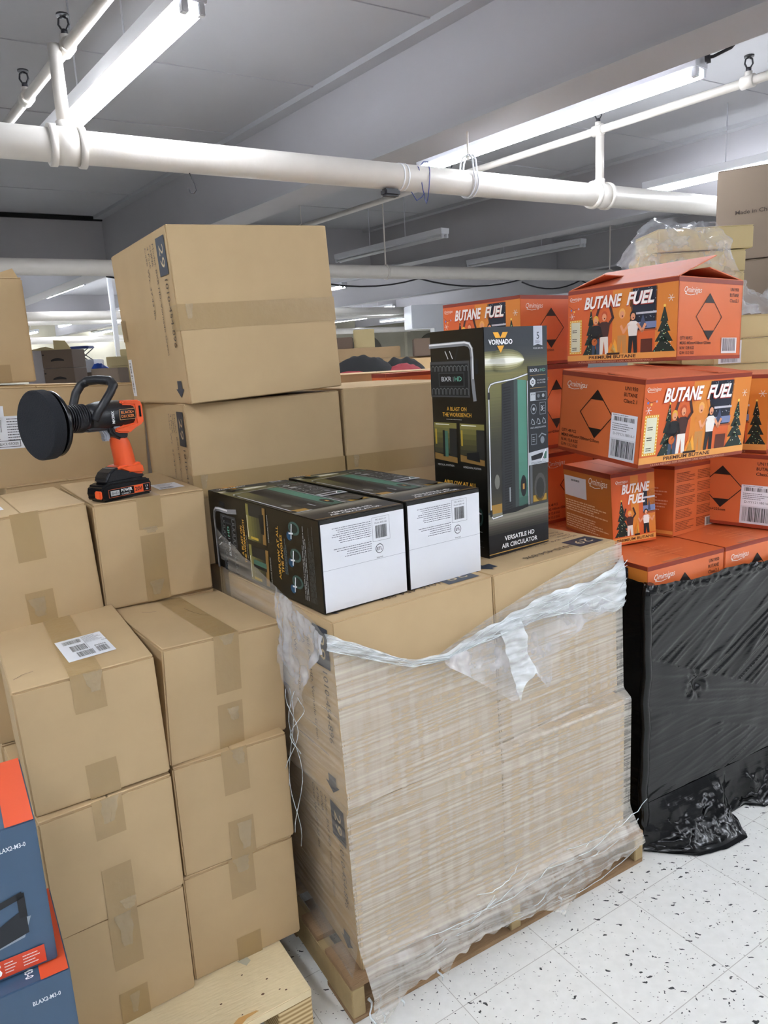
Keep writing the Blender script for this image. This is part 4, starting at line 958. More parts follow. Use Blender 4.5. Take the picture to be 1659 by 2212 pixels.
butane('C1', 'open butane carton on top of the orange stack, flaps raised, clear plastic behind it', 'scene', 'code', top_open=(('', 'L', 0, .21, 0, 20), ('', 'R', 0, .19, 0, 10), ('', 'B', 0, .16, 0, 14), ('', 'F', 0, .10, 0, -8)))
butane('C2', 'tilted butane carton with torn open top and a white sticker on its diamond side', 'big', 'scene', top_open=(('', 'B', 0, .19, 0, 1), ('', 'L', 0, .12, 0, -6), ('', 'R', 0, .15, 0, 2), ('', 'F', 0, .15, 0, 2)))
butane('C0', 'butane carton behind the upright black box, left of the topmost open one', 'scene', 'plain')
G['C3'] = (.545, 2.735, 1.184, 36, .35, .42, .316); G['C3b'] = (.585, 2.665, .9185, 34, .35, .42, .264); G['C3c'] = (.59, 2.66, .7470, 32, .35, .44, .250)
butane('C3', 'butane carton directly below the rear left one, half hidden by the upright black box', 'scene', 'plain')
butane('C3b', 'butane carton third from the top of the rear left column', 'scene', 'plain')
butane('C4', 'narrow butane pack with a white sticker, under the left end of the tilted carton', 'panel', 'tall')
butane('C5', 'narrow butane pack covered in small text, under the middle of the tilted carton', 'textside', 'text')
butane('C6', 'butane carton with a big diamond at the right edge, lower of two', 'big', 'scene')
x, y, z, th, a, b, h = G['C6'][:7]
butane((x - .02, y + .05, 1.176, 49, .425, .3429, .262), 'butane carton at the right edge, upper of two, picture side facing left', 'scene', 'plain')
butane('C8', 'butane carton at the near corner, top layer of the black-wrapped pallet', 'scene', 'plain')
Mc8 = frame(*G['C8'][:4])
o = Mc8 @ Vector((.349, 0, 0))
butane((o.x, o.y, .666, 28.78, .3429, .425, .251), 'butane carton right of the near corner one on the black-wrapped pallet', 'plain', 'plain')
for i, (u, v) in enumerate(((0, .43), (.349, .43), (.70, 0), (.70, .43))):
    o = Mc8 @ Vector((u, v, 0))
    butane((o.x, o.y, .666, 28.78, .3429, .425, .2505), ('butane carton lying under the narrow packs', 'butane carton lying under the pack of small text', 'butane carton on the wrapped pallet beyond the right edge', 'butane carton under the diamond carton at the right edge')[i], 'plain', 'plain')
# a carton under the rear left column and the one glimpsed behind the brown carton
butane((.035, 2.86, 1.238, 33, .45, .10, .26), 'orange carton top peeking over the brown carton behind the upright black box', 'plain', 'plain')
t = carton('shipping_carton', 'tan carton edge behind the brown carton, just above the orange one', 'cardboard box', (-.55, 3.22, 1.21, 4, 1.15, .35, .287), board=CARD)

# ------------------------------------------------------------------ stretch film
def film_mat(name, lo=.2, hi=.7, tint='D6D8D8', rot=.08, sc=(3, 3, 75), rough=.16, bump=.5, patches=True):
    m = bpy.data.materials.new(name); m.use_nodes = True; nt = m.node_tree; L = nt.links.new
    b = nt.nodes['Principled BSDF']; out = nt.nodes['Material Output']
    b.inputs['Base Color'].default_value = lin(tint); b.inputs['Roughness'].default_value = rough; b.inputs['Specular IOR Level'].default_value = .8
    tc = nt.nodes.new('ShaderNodeTexCoord')
    mp = nt.nodes.new('ShaderNodeMapping'); mp.inputs['Rotation'].default_value = (0, rot, 0); mp.inputs['Scale'].default_value = sc
    mp0 = nt.nodes.new('ShaderNodeMapping'); mp0.inputs['Rotation'].default_value = (0, 0, 0)
    L(tc.outputs['Object'], mp.inputs[0])
    n1 = nt.nodes.new('ShaderNodeTexNoise'); n1.inputs['Scale'].default_value = 1; n1.inputs['Detail'].default_value = 5; L(mp.outputs[0], n1.inputs['Vector'])
    n2 = nt.nodes.new('ShaderNodeTexNoise'); n2.inputs['Scale'].default_value = 1; n2.inputs['Detail'].default_value = 3
    mp2 = nt.nodes.new('ShaderNodeMapping'); mp2.inputs['Scale'].default_value = (34, 34, 3); L(tc.outputs['Object'], mp2.inputs[0]); L(mp2.outputs[0], n2.inputs['Vector'])
    mr = nt.nodes.new('ShaderNodeMapRange'); L(n1.outputs['Fac'], mr.inputs[0]); mr.inputs[1].default_value = .36; mr.inputs[2].default_value = .68; mr.inputs[3].default_value = lo; mr.inputs[4].default_value = hi
    fac = mr.outputs[0]
    if patches:
        mr2 = nt.nodes.new('ShaderNodeMapRange'); L(n2.outputs['Fac'], mr2.inputs[0]); mr2.inputs[1].default_value = .38; mr2.inputs[2].default_value = .60; mr2.inputs[3].default_value = -.09; mr2.inputs[4].default_value = .03
        ad = nt.nodes.new('ShaderNodeMath'); ad.operation = 'ADD'; ad.use_clamp = True; L(fac, ad.inputs[0]); L(mr2.outputs[0], ad.inputs[1]); fac = ad.outputs[0]
    bp = nt.nodes.new('ShaderNodeBump'); bp.inputs['Strength'].default_value = bump; bp.inputs['Distance'].default_value = .004; L(n1.outputs['Fac'], bp.inputs['Height']); L(bp.outputs[0], b.inputs['Normal'])
    tr = nt.nodes.new('ShaderNodeBsdfTransparent'); mx = nt.nodes.new('ShaderNodeMixShader')
    L(fac, mx.inputs[0]); L(tr.outputs[0], mx.inputs[1]); L(b.outputs[0], mx.inputs[2]); L(mx.outputs[0], out.inputs[0])
    return m
FILM = film_mat('stretch_film', .30, .62, tint='DCD6CC', rough=.2, bump=.3, sc=(2.2, 2.2, 130))
FILM_S = film_mat('stretch_film_single', .12, .40, tint='DCD8D0', rot=0, bump=.3, patches=False)
FILM_T = film_mat('stretch_film_bunched', .35, .95, tint='E4EAEC', sc=(8, 8, 60), rough=.12, bump=.9, patches=False)
CLEAR = film_mat('crumpled_clear_plastic', .12, .55, tint='E2E4EA', sc=(9, 9, 9), rough=.08, bump=1.0, patches=False)

def interp(tab, x):
    if x <= tab[0][0]: return tab[0][1]
    for (a, b), (c, d) in zip(tab[:-1], tab[1:]):
        if x <= c: return b + (d - b) * (x - a) / (c - a)
    return tab[-1][1]
def sm(x): x = max(0., min(1., x)); return x*x*(3-2*x)
M1 = frame(*G['P1'][:4], *G['P1'][7:9]); M2 = frame(*G['P2'][:4], *G['P2'][7:9])
ZS = .5567
PALM = frame(*G['pal'][:4])
def front_surf(u, z, off):
    k = sm((z - ZS + .012) / .024)
    p1 = M1 @ Vector((-.010 + u*(.895 + .021), -off, z - .1076)); p2 = M2 @ Vector((-.010 + u*(.917 + .021), -off, z - ZS))
    if k <= 0: return p1
    if k >= 1: return p2
    # step between the layers is bridged by whichever carton stands proud
    return p1.lerp(p2, k)
def left_surf(b, z, off):
    k = sm((z - ZS + .012) / .024)
    p1 = M1 @ Vector((-off, b, z - .1076)); p2 = M2 @ Vector((-off, b, z - ZS))
    return p1.lerp(p2, k)
wrap = thing('stretch_wrap', 'clear stretch film wound around the front carton stack, torn open along its top edge', 'plastic film', PALM)
Wi = PALM.inverted()
ztop = [(0, .978), (.05, .955), (.18, .870), (.29, .858), (.45, .905), (.67, .955), (.9, .996), (1, 1.003)]
zlow = [(0, .035), (.03, .004), (.06, .03), (.1, .07), (.2, .085), (.225, .045), (.25, .088), (.35, .098), (.45, .09), (.55, .085), (.61, .055), (.65, .028), (.68, .06), (.78, .085), (.9, .102), (1, .108)]
def f_front(s, t):
    zt, zl = interp(ztop, s), interp(zlow, s) + .012*noise.noise(Vector((s*40, 1, 5)))
    z = zt + (zl - zt) * t
    fl = sm((.21 - z) / .11)
    off = .0120 + .0030*min(1, 12*s*(1 - s))*noise.noise(Vector((s*4 + z*3, z*45 - s*6, 2.2))) + fl*(.058 + .012*noise.noise(Vector((s*9, z*22 - s*5, 7))))
    if z < .105: off += .004
    p = front_surf(s, max(z, .112) if z > .112 else z, off)
    return Wi @ p
mb = MB(); mb.grid(f_front, 150, 130, FILM); mb.build('front_film', wrap, fixn=False)
ztl = [(0, .975), (.022, .981), (.1, 1.004), (.236, 1.038), (.444, 1.094), (.60, 1.135)]
def f_left(s, t):
    b = -.008 + s*.60
    zt = interp(ztl, b) + .004*noise.noise(Vector((b*20, 3, 3))); z = zt + (.075 - zt) * t
    fl = sm((.2 - z) / .1)
    off = .009 + .004*noise.noise(Vector((b*5 + z*2, z*40 + b*14, 9))) + fl*.02 + sm((z - 1.0) / .1)*.006
    return Wi @ left_surf(b, z, off)
mb = MB(); mb.grid(f_left, 80, 120, FILM_S); mb.build('side_film', wrap, fixn=False)
def f_right(s, t):
    b = -.006 + s*.60; z = 1.003 + (.11 - 1.003)*t
    k = sm((z - ZS + .012) / .024)
    off = .009 + .0008*noise.noise(Vector((b*5 + z*2, z*40 + b*14, 19)))
    p1 = M1 @ Vector((.895 + off, b, z - .1076)); p2 = M2 @ Vector((.917 + off, b, z - ZS))
    return Wi @ p1.lerp(p2, k)
mb = MB(); mb.grid(f_right, 50, 80, FILM_S); mb.build('side_film', wrap, fixn=False)
# twisted rope of film under the torn edge
band = [(-.03, .421), (.038, .387), (.10, .352), (.18, .312), (.287, .298), (.39, .318), (.498, .328), (.60, .338), (.663, .335), (.78, .322), (.88, .318), (.925, .335)]
wdt = [(-.03, .020), (.1, .012), (.18, .006), (.287, .007), (.40, .014), (.5, .020), (.66, .034), (.8, .046), (.925, .075)]
def f_band(s, t):
    u = -.03 + s*.955; z = interp(band, u); wd = interp(wdt, u)
    a = (t - .5)*2
    fold = noise.noise(Vector((u*12, a*3, 4)))
    return Wi @ (M2 @ Vector((u, -.017 - .010*(1 - a*a) - .010*abs(fold), z + a*wd + .006*noise.noise(Vector((u*25, a*2, 8))))))
mb = MB(); mb.grid(f_band, 160, 12, FILM_T); mb.build('twisted_edge', wrap, fixn=False)
mb = MB()
for k in range(7):          # taut strands along the rope
    pts = []
    for i in range(60):
        u = -.03 + .955*i/59; wd = interp(wdt, u)
        pts.append(Wi @ (M2 @ Vector((u, -.030 - .004*sin(u*30 + k), interp(band, u) + wd*(.9*sin(u*9 + k*1.1))))))
    mb.tube(pts, .0011, FILM_T, n=5)
mb.build('film_strands', wrap)
# loose triangular flap hanging from the rope
lowf = [(.27, .29), (.34, .228), (.40, .175), (.455, .132), (.475, .135), (.50, .175), (.535, .195), (.57, .15), (.585, .125), (.60, .19), (.66, .235), (.75, .262), (.86, .285)]
def f_flap(s, t):
    u = .27 + s*.59; zt = interp(band, u) + .004; zl = interp(lowf, u)
    z = zt + (zl - zt)*t
    d = .020 + .035*t*(1-.4*s) + .016*noise.noise(Vector((u*16 + z*9, z*20 - u*10, 3))) + .006*noise.noise(Vector((u*50, z*50, 6)))
    return Wi @ (M2 @ Vector((u + .02*t*noise.noise(Vector((u*8, z*8, 1))), -d, z)))
mb = MB(); mb.grid(f_flap, 110, 40, FILM_T if False else CLEAR); 
mb.grid(lambda s, t: f_flap(.30 + .12*s + .10*t*(1 - s)*0 + .04*t, t) + Wi.to_3x3() @ (M2.to_3x3() @ Vector((0, -.010, 0))), 16, 40, FILM_T)
mb.build('torn_flap', wrap, fixn=False)
# rag hanging over the left side near the front corner
lowr = [(.02, .39), (.07, .34), (.12, .275), (.15, .215), (.165, .24), (.19, .195), (.215, .20), (.24, .30)]
def f_rag(s, t):
    b = .015 + s*.235; zt = interp(ztl, b) - ZS; zl = interp(lowr, b); z = zt + (zl - zt)*t
    d = .016 + .018*t + .010*noise.noise(Vector((b*22, z*20, 13))) + .004*noise.noise(Vector((b*70, z*60, 6)))
    return Wi @ (M2 @ Vector((-d, b - .02*t, z)))
mb = MB(); mb.grid(f_rag, 50, 60, CLEAR)
for k, (b0, dz) in enumerate(((.20, .36), (.215, .25), (.17, .14), (.225, .42))):
    pts = [Wi @ (M2 @ Vector((-.022 - .012*sin(i*.6 + k) - .002*i, b0 - .02 + .012*sin(i*.45 + k*2), .24 - dz*i/14))) for i in range(15)]
    mb.tube(pts, .0010, FILM_T, n=5)
mb.build('hanging_rag', wrap, fixn=False)
# loose film strands over the pallet front
mb = MB(); rnd = random.Random(12)
for k in range(16):
    u0 = rnd.uniform(0, .7); u1 = u0 + rnd.uniform(.12, .4)
    z0 = .11 + rnd.uniform(-.05, .10); pts = []
    for i in range(14):
        s = i/13; u = u0 + (u1-u0)*s; pts.append(Vector((u, -.024 - .010*sin(s*pi) - .004*rnd.random(), z0 + .03*s*rnd.choice((1, 1, .8)) - .018*sin(s*pi))))
    mb.tube(pts, .0012, FILM_T, n=5)
for (u, z0, dl) in ((.225, .09, .05), (.64, .07, .05), (.03, .08, .07), (.055, .08, .06), (.11, .08, .05)):
    mb.tube([Vector((u + .006*sin(i*1.3), -.028 - .003*i, z0 - dl*i/7)) for i in range(8)], [.004, .003, .0025, .002, .003, .003, .0025, .001], FILM_T, n=6)
mb.build('film_strands', wrap)

# ------------------------------------------------------------------ black wrapped load
BW = mat('black_stretch_film', '060709', rough=.2, spec=.45, bump=.25, bscale=1, bstretch=(6, 6, 80))
C8M = frame(*G['C8'][:4]) @ Matrix.Translation((0, 0, -.666))
bl = thing('black_wrapped_load', 'pallet load wound in glossy black stretch film, orange cartons showing on top', 'wrapped pallet', C8M)
def ridg(x): return 1 - abs(x)*2
btop = [(0, .866), (.1, .860), (.164, .851), (.25, .850), (.337, .859), (.45, .852), (.569, .843), (.8, .86), (1.05, .86)]
def wr(u, z, seed=0):
    cross = .634 - u*.42
    if z > cross: ang, f = .50, 1.0
    elif z > cross - .16: ang, f = -.22, .35
    elif z > .30: ang, f = .12, .8
    else: ang, f = .25, .5
    x = u*cos(ang) + z*sin(ang); y = -u*sin(ang) + z*cos(ang)
    n1 = noise.noise(Vector((x*2.0, y*30, 3 + seed))); n2 = noise.noise(Vector((x*3.5, y*75, 8 + seed)))
    msk = sm(noise.noise(Vector((x*2.5, y*6, 21 + seed)))*1.6 + .45)
    return f*(.0075*max(0, 1 - 6*abs(n1)) + .0016*n2)*(.25 + .75*msk) + .002*noise.noise(Vector((u*12, z*12, 4)))
def bf_front(s, t):
    u = -.012 + s*1.072; zt = interp(btop, u) + .004*noise.noise(Vector((u*30, 2, 2))); z = zt*(1 - t) + .045*t
    d = .012 + wr(u, z)
    hx, hz = u - .215, z - .50      # puckered tear
    r = math.hypot(hx, hz*1.2)
    d += -.012*math.exp(-(r/.022)**2) + .010*math.exp(-((r - .04)/.02)**2)*noise.noise(Vector((math.atan2(hz, hx)*2.5, r*30, 1)))
    if z > zt - .03: d += .006*noise.noise(Vector((u*45, z*60, 5))) + .006
    return Vector((u, -d, z))
mb = MB(); mb.grid(bf_front, 230, 190, BW); mb.build('front_film', bl, fixn=False)
def bf_left(s, t):
    b = -.012 + s*.88; z = .872*(1 - t) + .04*t
    return Vector((-.012 - wr(-b*.8, z, 5), b, z))
mb = MB(); mb.grid(bf_left, 110, 120, BW); mb.build('side_film', bl, fixn=False)
mb = MB(); mb.box((.0, .0, .12), (1.05, .86, .662), mat('black_liner', '0C0C0E', rough=.5)); mb.box((0, 0, .0), (1.05, .86, .12), WOOD_OLD); mb.build('load_core', bl)
mb = MB(); mb.tube([Vector((-.006 + .003*sin(i), -.006 + .003*cos(i*1.7), .04 + .83*i/20)) for i in range(21)], [.016]*21, BW, n=10); mb.build('film_corner', bl)
# crumpled skirt lying on the floor
outw = [(-.02, .01), (.03, .06), (.1, .12), (.2, .145), (.30, .145), (.335, .10), (.37, .035), (.45, .03), (.49, .075), (.6, .085), (.8, .06), (1.05, .05)]
def f_skirt(s, t):
    u = -.02 + s*1.07; o = interp(outw, u)
    y = -.014 - o*t; z = .15*(1 - t)**2.2 + .004
    cr = noise.noise(Vector((u*14, t*4, 2))); c2 = noise.noise(Vector((u*38, t*9, 6)))
    z += (.030*abs(cr) + .016*abs(c2))*sin(min(1, t*1.15)*pi)*(1 if o > .05 else .5)
    return Vector((u + .01*c2, y - .012*cr*sin(t*pi), max(.002, z)))
mb = MB(); mb.grid(f_skirt, 220, 36, BW); mb.build('film_skirt', bl, fixn=False)

# ------------------------------------------------------------------ clear plastic and brown cartons behind the orange stack
def crump(P, nu, nv, keep, label, name='clear_plastic_sheet'):
    mb = MB(); mb.grid(P, nu, nv, CLEAR, keep); o = mb.build(name, None, fixn=False); return tag(o, label, 'plastic sheet')
bt = [(0, 1.90), (.08, 1.965), (.22, 2.045), (.33, 2.08), (.45, 2.068), (.60, 2.05), (.78, 2.055), (.88, 2.06), (.94, 1.97), (1, 1.86)]
def f_bag(s, t):
    x = 1.055 + .48*s; zt = interp(bt, s); z = zt + (1.775 - zt)*t
    n = noise.noise(Vector((s*6, z*14, 1))); n2 = noise.noise(Vector((s*17, z*40, 4)))
    return Vector((x + .012*n2, 3.36 - .16*sin(pi*min(1, t*.9 + .1)) - .05*n - .02*n2, z + .008*n2))
crump(f_bag, 60, 50, None, 'crumpled clear plastic heaped behind the open topmost butane carton')
bt2 = [(0, 1.85), (.2, 1.80), (.5, 1.74), (.7, 1.80), (1, 1.79)]
def f_bag2(s, t):
    x = 1.50 + .34*s; zt = interp(bt2, s); z = zt + (1.655 - zt)*t
    n = noise.noise(Vector((s*7, z*18, 11))); n2 = noise.noise(Vector((s*20, z*40, 14)))
    return Vector((x + .01*n2, 3.28 - .14*t - .04*n - .02*n2, z + .008*n2))
crump(f_bag2, 40, 30, None, 'crumpled clear plastic draped on the tan cartons at the right edge')
def plain(label, x, y, z, th, a, b, h, board=CARD_Y, group=None, name='shipping_carton', art=None):
    t = carton(name, label, 'cardboard box', (x, y, z, th, a, b, h), board=board, group=group)
    if art: A = face(a, b, h, 'F'); art(A, a, h); A.build('printed_marking', t)
    return t
plain('flat tan carton at upper right, upper of two jutting out past the clear plastic', 1.30, 3.50, 1.959, 0, .433, .30, .099)
plain('flat tan carton at upper right, lower of two beside the clear plastic', 1.27, 3.50, 1.860, 0, .432, .30, .093)
def lab(A, a, h): A.rect(.02, .004, .115, h - .006, WHITE, 1); A.barcode(.03, .008, .10, h*.45, '5A5A60', seed=51); A.lines(.03, h*.5, .11, h*.9, 4, '77777C')
plain('tan carton at the right edge behind the open butane carton, taped', 1.40, 3.14, 1.560, 0, .56, .33, .092, CARD_Y)
plain('tan carton with a white label, just under the taped one at the right edge', 1.41, 3.14, 1.455, 0, .235, .33, .103, CARD_Y, art=lab)
plain('tan carton at the right edge, right of the one with a white label', 1.652, 3.14, 1.455, 0, .30, .33, .103, CARD_Y)
plain('plain carton column behind the diamond carton, hidden', 1.40, 3.14, .0, 0, .56, .33, 1.453, CARD_Y)
plain('plain carton column under the flat tan cartons, hidden', 1.27, 3.50, .0, 0, .43, .30, 1.858, CARD_Y)
def mic(A, a, h): A.text('Made in China', .10, h*.50, .022, '3A2E26', width=.20, bold=.01)
e1 = plain('large grey-brown carton reading Made in China at the upper right edge', 1.97, 4.42, 1.992, -34, .85, .5, .487, CARD_G, art=mic)
plain('large grey-brown carton directly below the one reading Made in China', 1.99, 4.41, 1.50, -34, .85, .5, .488, CARD_G)
plain('large grey-brown carton base of the upper right stack, hidden', 1.99, 4.41, 0, -34, .85, .5, 1.496, CARD_G)

# ------------------------------------------------------------------ things glimpsed through the gaps
def px_box(name, label, x0, x1, y, z0, z1, d, m, cat='cardboard box', th=0, group=None):
    mb = MB(); mb.box((0, 0, 0), (x1 - x0, d, z1 - z0), m); o = mb.build(name, None, bevel=min(.006, (z1-z0)*.1)); o.matrix_world = frame(x0, y, z0, th)
    return tag(o, label, cat, group)
DKC = mat('dark_brown_cardboard', '6E5C4E', rough=.8, var=.05)
def handle_box(z, label, flaps):
    t = thing('archive_box', label, 'cardboard box', frame(-3.955, 9.0, z, -3), 'dark boxes with hand holes')
    mb = MB(); mb.box((0, 0, 0), (.37, .35, .212), DKC); mb.build('carton_body', t, bevel=.004)
    A = face(.37, .35, .212, 'F', .001); A.poly([(.105 + .16*(i/12), .095 + .022*sin(pi*i/12)) for i in range(13)] + [(.265 - .16*(i/12), .078 + .006*sin(pi*i/12)) for i in range(13)], '1C1614', 1); A.rect(.008, .15, .03, .165, '1C1614', 1); A.build('hand_hole', t)
    if flaps:
        mb = MB(); mb.add([(.16, 0, .212), (.37, 0, .212), (.33, -.05, .31), (.19, -.05, .32)], [(0, 1, 2, 3)], CARD_Y); mb.add([(0, 0, .212), (.2, 0, .212), (.12, -.12, .25), (-.08, -.12, .215)], [(0, 1, 2, 3)], CARD_Y)
        mb.build('open_flap', t, fixn=False)
    return t
handle_box(1.650, 'dark archive box with open flaps in the left gap, upper of two', True)
handle_box(1.434, 'dark archive box with arched hand hole in the left gap, lower of two', False)
px_box('shipping_carton', 'carton base under the dark archive boxes, hidden', -4.25, -3.4, 9.0, 0, 1.432, .5, DKC)
px_box('shipping_carton', 'pale carton left of the dark archive boxes in the left gap', -4.20, -3.97, 9.1, 1.434, 1.87, .3, mat('pale_carton', 'B8B0B0', rough=.7))
px_box('shipping_carton', 'brown carton just behind the tool handle in the left gap', -2.64, -2.39, 7.0, 1.42, 1.605, .3, CARD_G)
px_box('shipping_carton', 'carton base under the brown carton behind the tool handle, hidden', -2.9, -2.3, 7.0, 0, 1.418, .4, CARD_G)
px_box('plastic_bin', 'white box in the left gap beside the blue bag', -3.98, -3.72, 10.0, 1.585, 1.75, .3, WHITE, 'bin')
px_box('shipping_carton', 'small carton under the white box in the left gap', -4.1, -3.4, 10.0, 1.40, 1.583, .3, CARD_G)
px_box('shipping_carton', 'carton base far behind under the white box, hidden', -4.2, -3.2, 10.0, 0, 1.398, .6, CARD_G)
mb = MB(); bm_ = mat('blue_plastic_bag', '1E50B4', rough=.35, bump=.5, bscale=20)
mb.grid(lambda s, t: Vector((-3.74 + .24*s, 9.95 - .05*sin(pi*s), 1.585 + t*(.11*sin(pi*(.15 + .8*s)) + .015*noise.noise(Vector((s*7, t*5, 1)))))), 20, 10, bm_)
mb.grid(lambda s, t: Vector((-3.74 + .24*s, 9.95 - .05*sin(pi*s) + .2*t, 1.585 + (.11*sin(pi*(.15 + .8*s)))*(1 - t*t))), 20, 6, bm_)
tag(mb.build('plastic_bag', None, fixn=False), 'blue plastic bag in the left gap, right of the white box', 'bag')
px_box('shipping_carton', 'tan cartons stack in the left gap beside the white post, top one', -3.83, -3.56, 11.4, 1.80, 1.90, .3, CARD_Y)
px_box('shipping_carton', 'tan carton in the left gap beside the white post, middle one', -4.05, -3.70, 11.4, 1.66, 1.798, .3, CARD_Y)
px_box('shipping_carton', 'tan carton in the left gap beside the white post, lower one', -4.05, -3.60, 11.4, 1.50, 1.658, .3, CARD_Y)
px_box('shipping_carton', 'tall pale carton touching the white post in the left gap', -3.59, -3.45, 11.4, 1.499, 1.80, .1, CARD)
px_box('shipping_carton', 'carton base of the tan stack far behind, hidden', -4.7, -3.4, 11.4, 0, 1.498, .6, CARD_Y)
t = thing('folding_stool', 'folding stool with a blue seat standing on boxes in the left gap', 'stool', frame(-4.42, 11.0, 1.765, 0))
mb = MB(); mb.box((0, 0, .165), (.28, .25, .20), mat('blue_vinyl', '24346E', rough=.5)); mb.build('seat', t, bevel=.012)
for k, (xa, xb, yy) in enumerate(((.02, .24, .02), (.26, .04, .02), (.02, .24, .22), (.26, .04, .22))):
    mb = MB(); mb.tube([(xa, yy, .165), (xb, yy, 0)], .007, DARKM, n=6); mb.build('leg', t)
px_box('storage_cabinet', 'pale slatted cabinet under the blue folding stool', -4.47, -4.05, 11.0, 0, 1.763, .3, METALW, 'cabinet')
mb = MB(); mb.box((-.035, -.035, 0), (.035, .035, ZC - .004), METALW); o = mb.build('white_post', None, bevel=.008); o.matrix_world = frame(-4.06, 12.0, 0, 31); tag(o, 'slim white post left of the tall 29 carton', 'post')
# right gap
px_box('shipping_carton', 'long brown carton in the gap right of the tall stack, behind dark clothes', -.45, .24, 7.2, 1.56, 1.665, .70, CARD_D)
px_box('shipping_carton', 'upright tan carton in the right gap against the old wall', -.21, .0, 7.6, 1.667, 1.85, .25, CARD_Y)
px_box('shipping_carton', 'dark carton at the left of the right gap', -.42, -.22, 7.5, 1.667, 1.78, .25, DKC)
px_box('shipping_carton', 'carton base under the long brown carton, hidden', -.5, .6, 7.2, 0, 1.558, .8, CARD_D)
px_box('shipping_carton', 'tilted brown carton beside the upright black box top, far behind', .36, .62, 7.0, 1.56, 1.72, .3, DKC)
px_box('shipping_carton', 'tan carton low behind the upright black box, in the gap', .28, .46, 5.6, 1.46, 1.545, .3, CARD)
px_box('shipping_carton', 'plain carton column below the tan and orange carton edges, hidden', -.5, .65, 3.23, 0, 1.208, .34, CARD)
px_box('shipping_carton', 'carton base below the dark clothes pile, hidden', -.45, .62, 4.7, 0, 1.455, 1.2, CARD_D)
mb = MB(); CL = mat('dark_clothing', '050507', rough=.9); CLR = mat('red_clothing', '7A1420', rough=.75)
rnd = random.Random(2)
def heap(x0, x1, y, z0, hh, m, seed):
    mb = MB()
    def f(s, t):
        e = sin(pi*s)**.5 * sin(pi*min(1, t*.999 + .0005))
        n = noise.noise(Vector((s*7, t*5, seed)))
        return Vector((x0 + (x1-x0)*s, y + .35*t + .02*n, z0 + hh*e*(1 + .22*n)))
    mb.grid(f, 40, 20, m); return mb
tag(heap(-.30, .12, 4.75, 1.456, .13, CL, 1).build('clothes_heap', None, fixn=False), 'heap of black clothes in the gap between the tall carton and the black box', 'clothes')
tag(heap(.0, .33, 4.85, 1.456, .10, CL, 5).build('clothes_heap', None, fixn=False), 'smaller heap of black clothes nearer the upright black box', 'clothes')
tag(heap(-.28, -.03, 4.70, 1.456, .05, CLR, 3).build('clothes_heap', None, fixn=False), 'dark red clothes below the black heap, left side of the gap', 'clothes')
tag(heap(.06, .30, 4.72, 1.456, .06, CLR, 4).build('clothes_heap', None, fixn=False), 'dark red clothes below the black heap, right side of the gap', 'clothes')
mb = MB(); mb.box((0, 0, 0), (1.3, .6, .45), METALW); o = mb.build('air_duct', None, bevel=.01); o.matrix_world = frame(.75, 15.0, 2.1, 12); tag(o, 'pale rectangular duct above the upright black box, far behind', 'duct')
mb = MB(); mb.box((0, 0, 0), (.3, .3, 2.1), METALW); o = mb.build('post', None); o.matrix_world = frame(1.2, 15.1, 0, 12); tag(o, 'post below the far rectangular duct, hidden', 'post')

# ------------------------------------------------------------------ cordless tool with a foam pad
OR2 = mat('orange_tool_plastic', 'F4602C', rough=.4, spec=.5)
BK = mat('black_tool_plastic', '1B1C20', rough=.4, spec=.5, bump=.1, bscale=200)
BK2 = mat('glossy_black_plastic', '121317', rough=.22)
FOAM = mat('black_foam_pad', '26272B', rough=.9, spec=.2, bump=.4, bscale=300)
GREYP = mat('grey_trigger_plastic', '9A9DA6', rough=.4)
bx_, by_, bz_ = -.672, 1.882, 1.2412
TM = Matrix.Translation((bx_, by_, bz_)) @ Matrix.Rotation(R(234), 4, 'Z') @ Matrix.Scale(.9, 4)   # +x towards the pad, +y away to the far side
tool = thing('cordless_polisher', 'orange and black cordless polisher with a round foam pad, standing on a small carton', 'power tool', TM)
def rprism(prof, y0, y1, m, name, bev=.006, parent=None):
    mb = MB(); mb.prism(prof, y0, y1, m); return mb.build(name, parent or tool, bevel=bev, seg=3)
S = 1.0
# local +y is the hidden side, -y faces the camera after the 219 degree turn -> camera sees +y
Yn = 1
bat = rprism([(-.078, .002), (.082, .002), (.090, .018), (.084, .046), (.060, .052), (-.070, .050), (-.080, .040)], -.036, .036, BK2, 'battery_pack', .006)
A = Art((-.0, .036, 0), (-1, 0, 0), (0, 0, 1), (0, 1, 0), .0008)
A.O = Vector((.068, .036, .0)); 
A.line([(.002, .012), (.138, .012), (.138, .034), (.002, .034)], .0012, 'C8603A', 1, closed=True)
A.rect(.008, .016, .036, .030, 'B8B8B8', 2); A.text('B+D', .022, .019, .008, '202024', width=.02, align='C', lay=3)
A.text('POWER', .042, .023, .008, 'E8E8E8', width=.036, bold=.03, lay=3); A.text('CONNECT', .042, .0145, .005, 'E8E8E8', width=.03, lay=3)
A.rect(.084, .0125, .115, .0335, 'F4602C', 2); A.text('20V', .0995, .018, .011, '1A1A1E', width=.024, align='C', bold=.03, lay=3)
A.text('1.5', .127, .024, .006, 'E8E8E8', align='C', lay=3); A.text('Ah', .127, .016, .005, 'E8E8E8', align='C', lay=3)
A.build('battery_label', bat)
mb = MB(); mb.box((.082, .008, .012), (.092, .034, .034), OR2); mb.build('release_button', bat, bevel=.003)
rprism([(-.062, .050), (.066, .050), (.066, .062), (.052, .080), (.030, .092), (.014, .090), (-.066, .062)], -.030, .032, BK, 'battery_foot', .007)
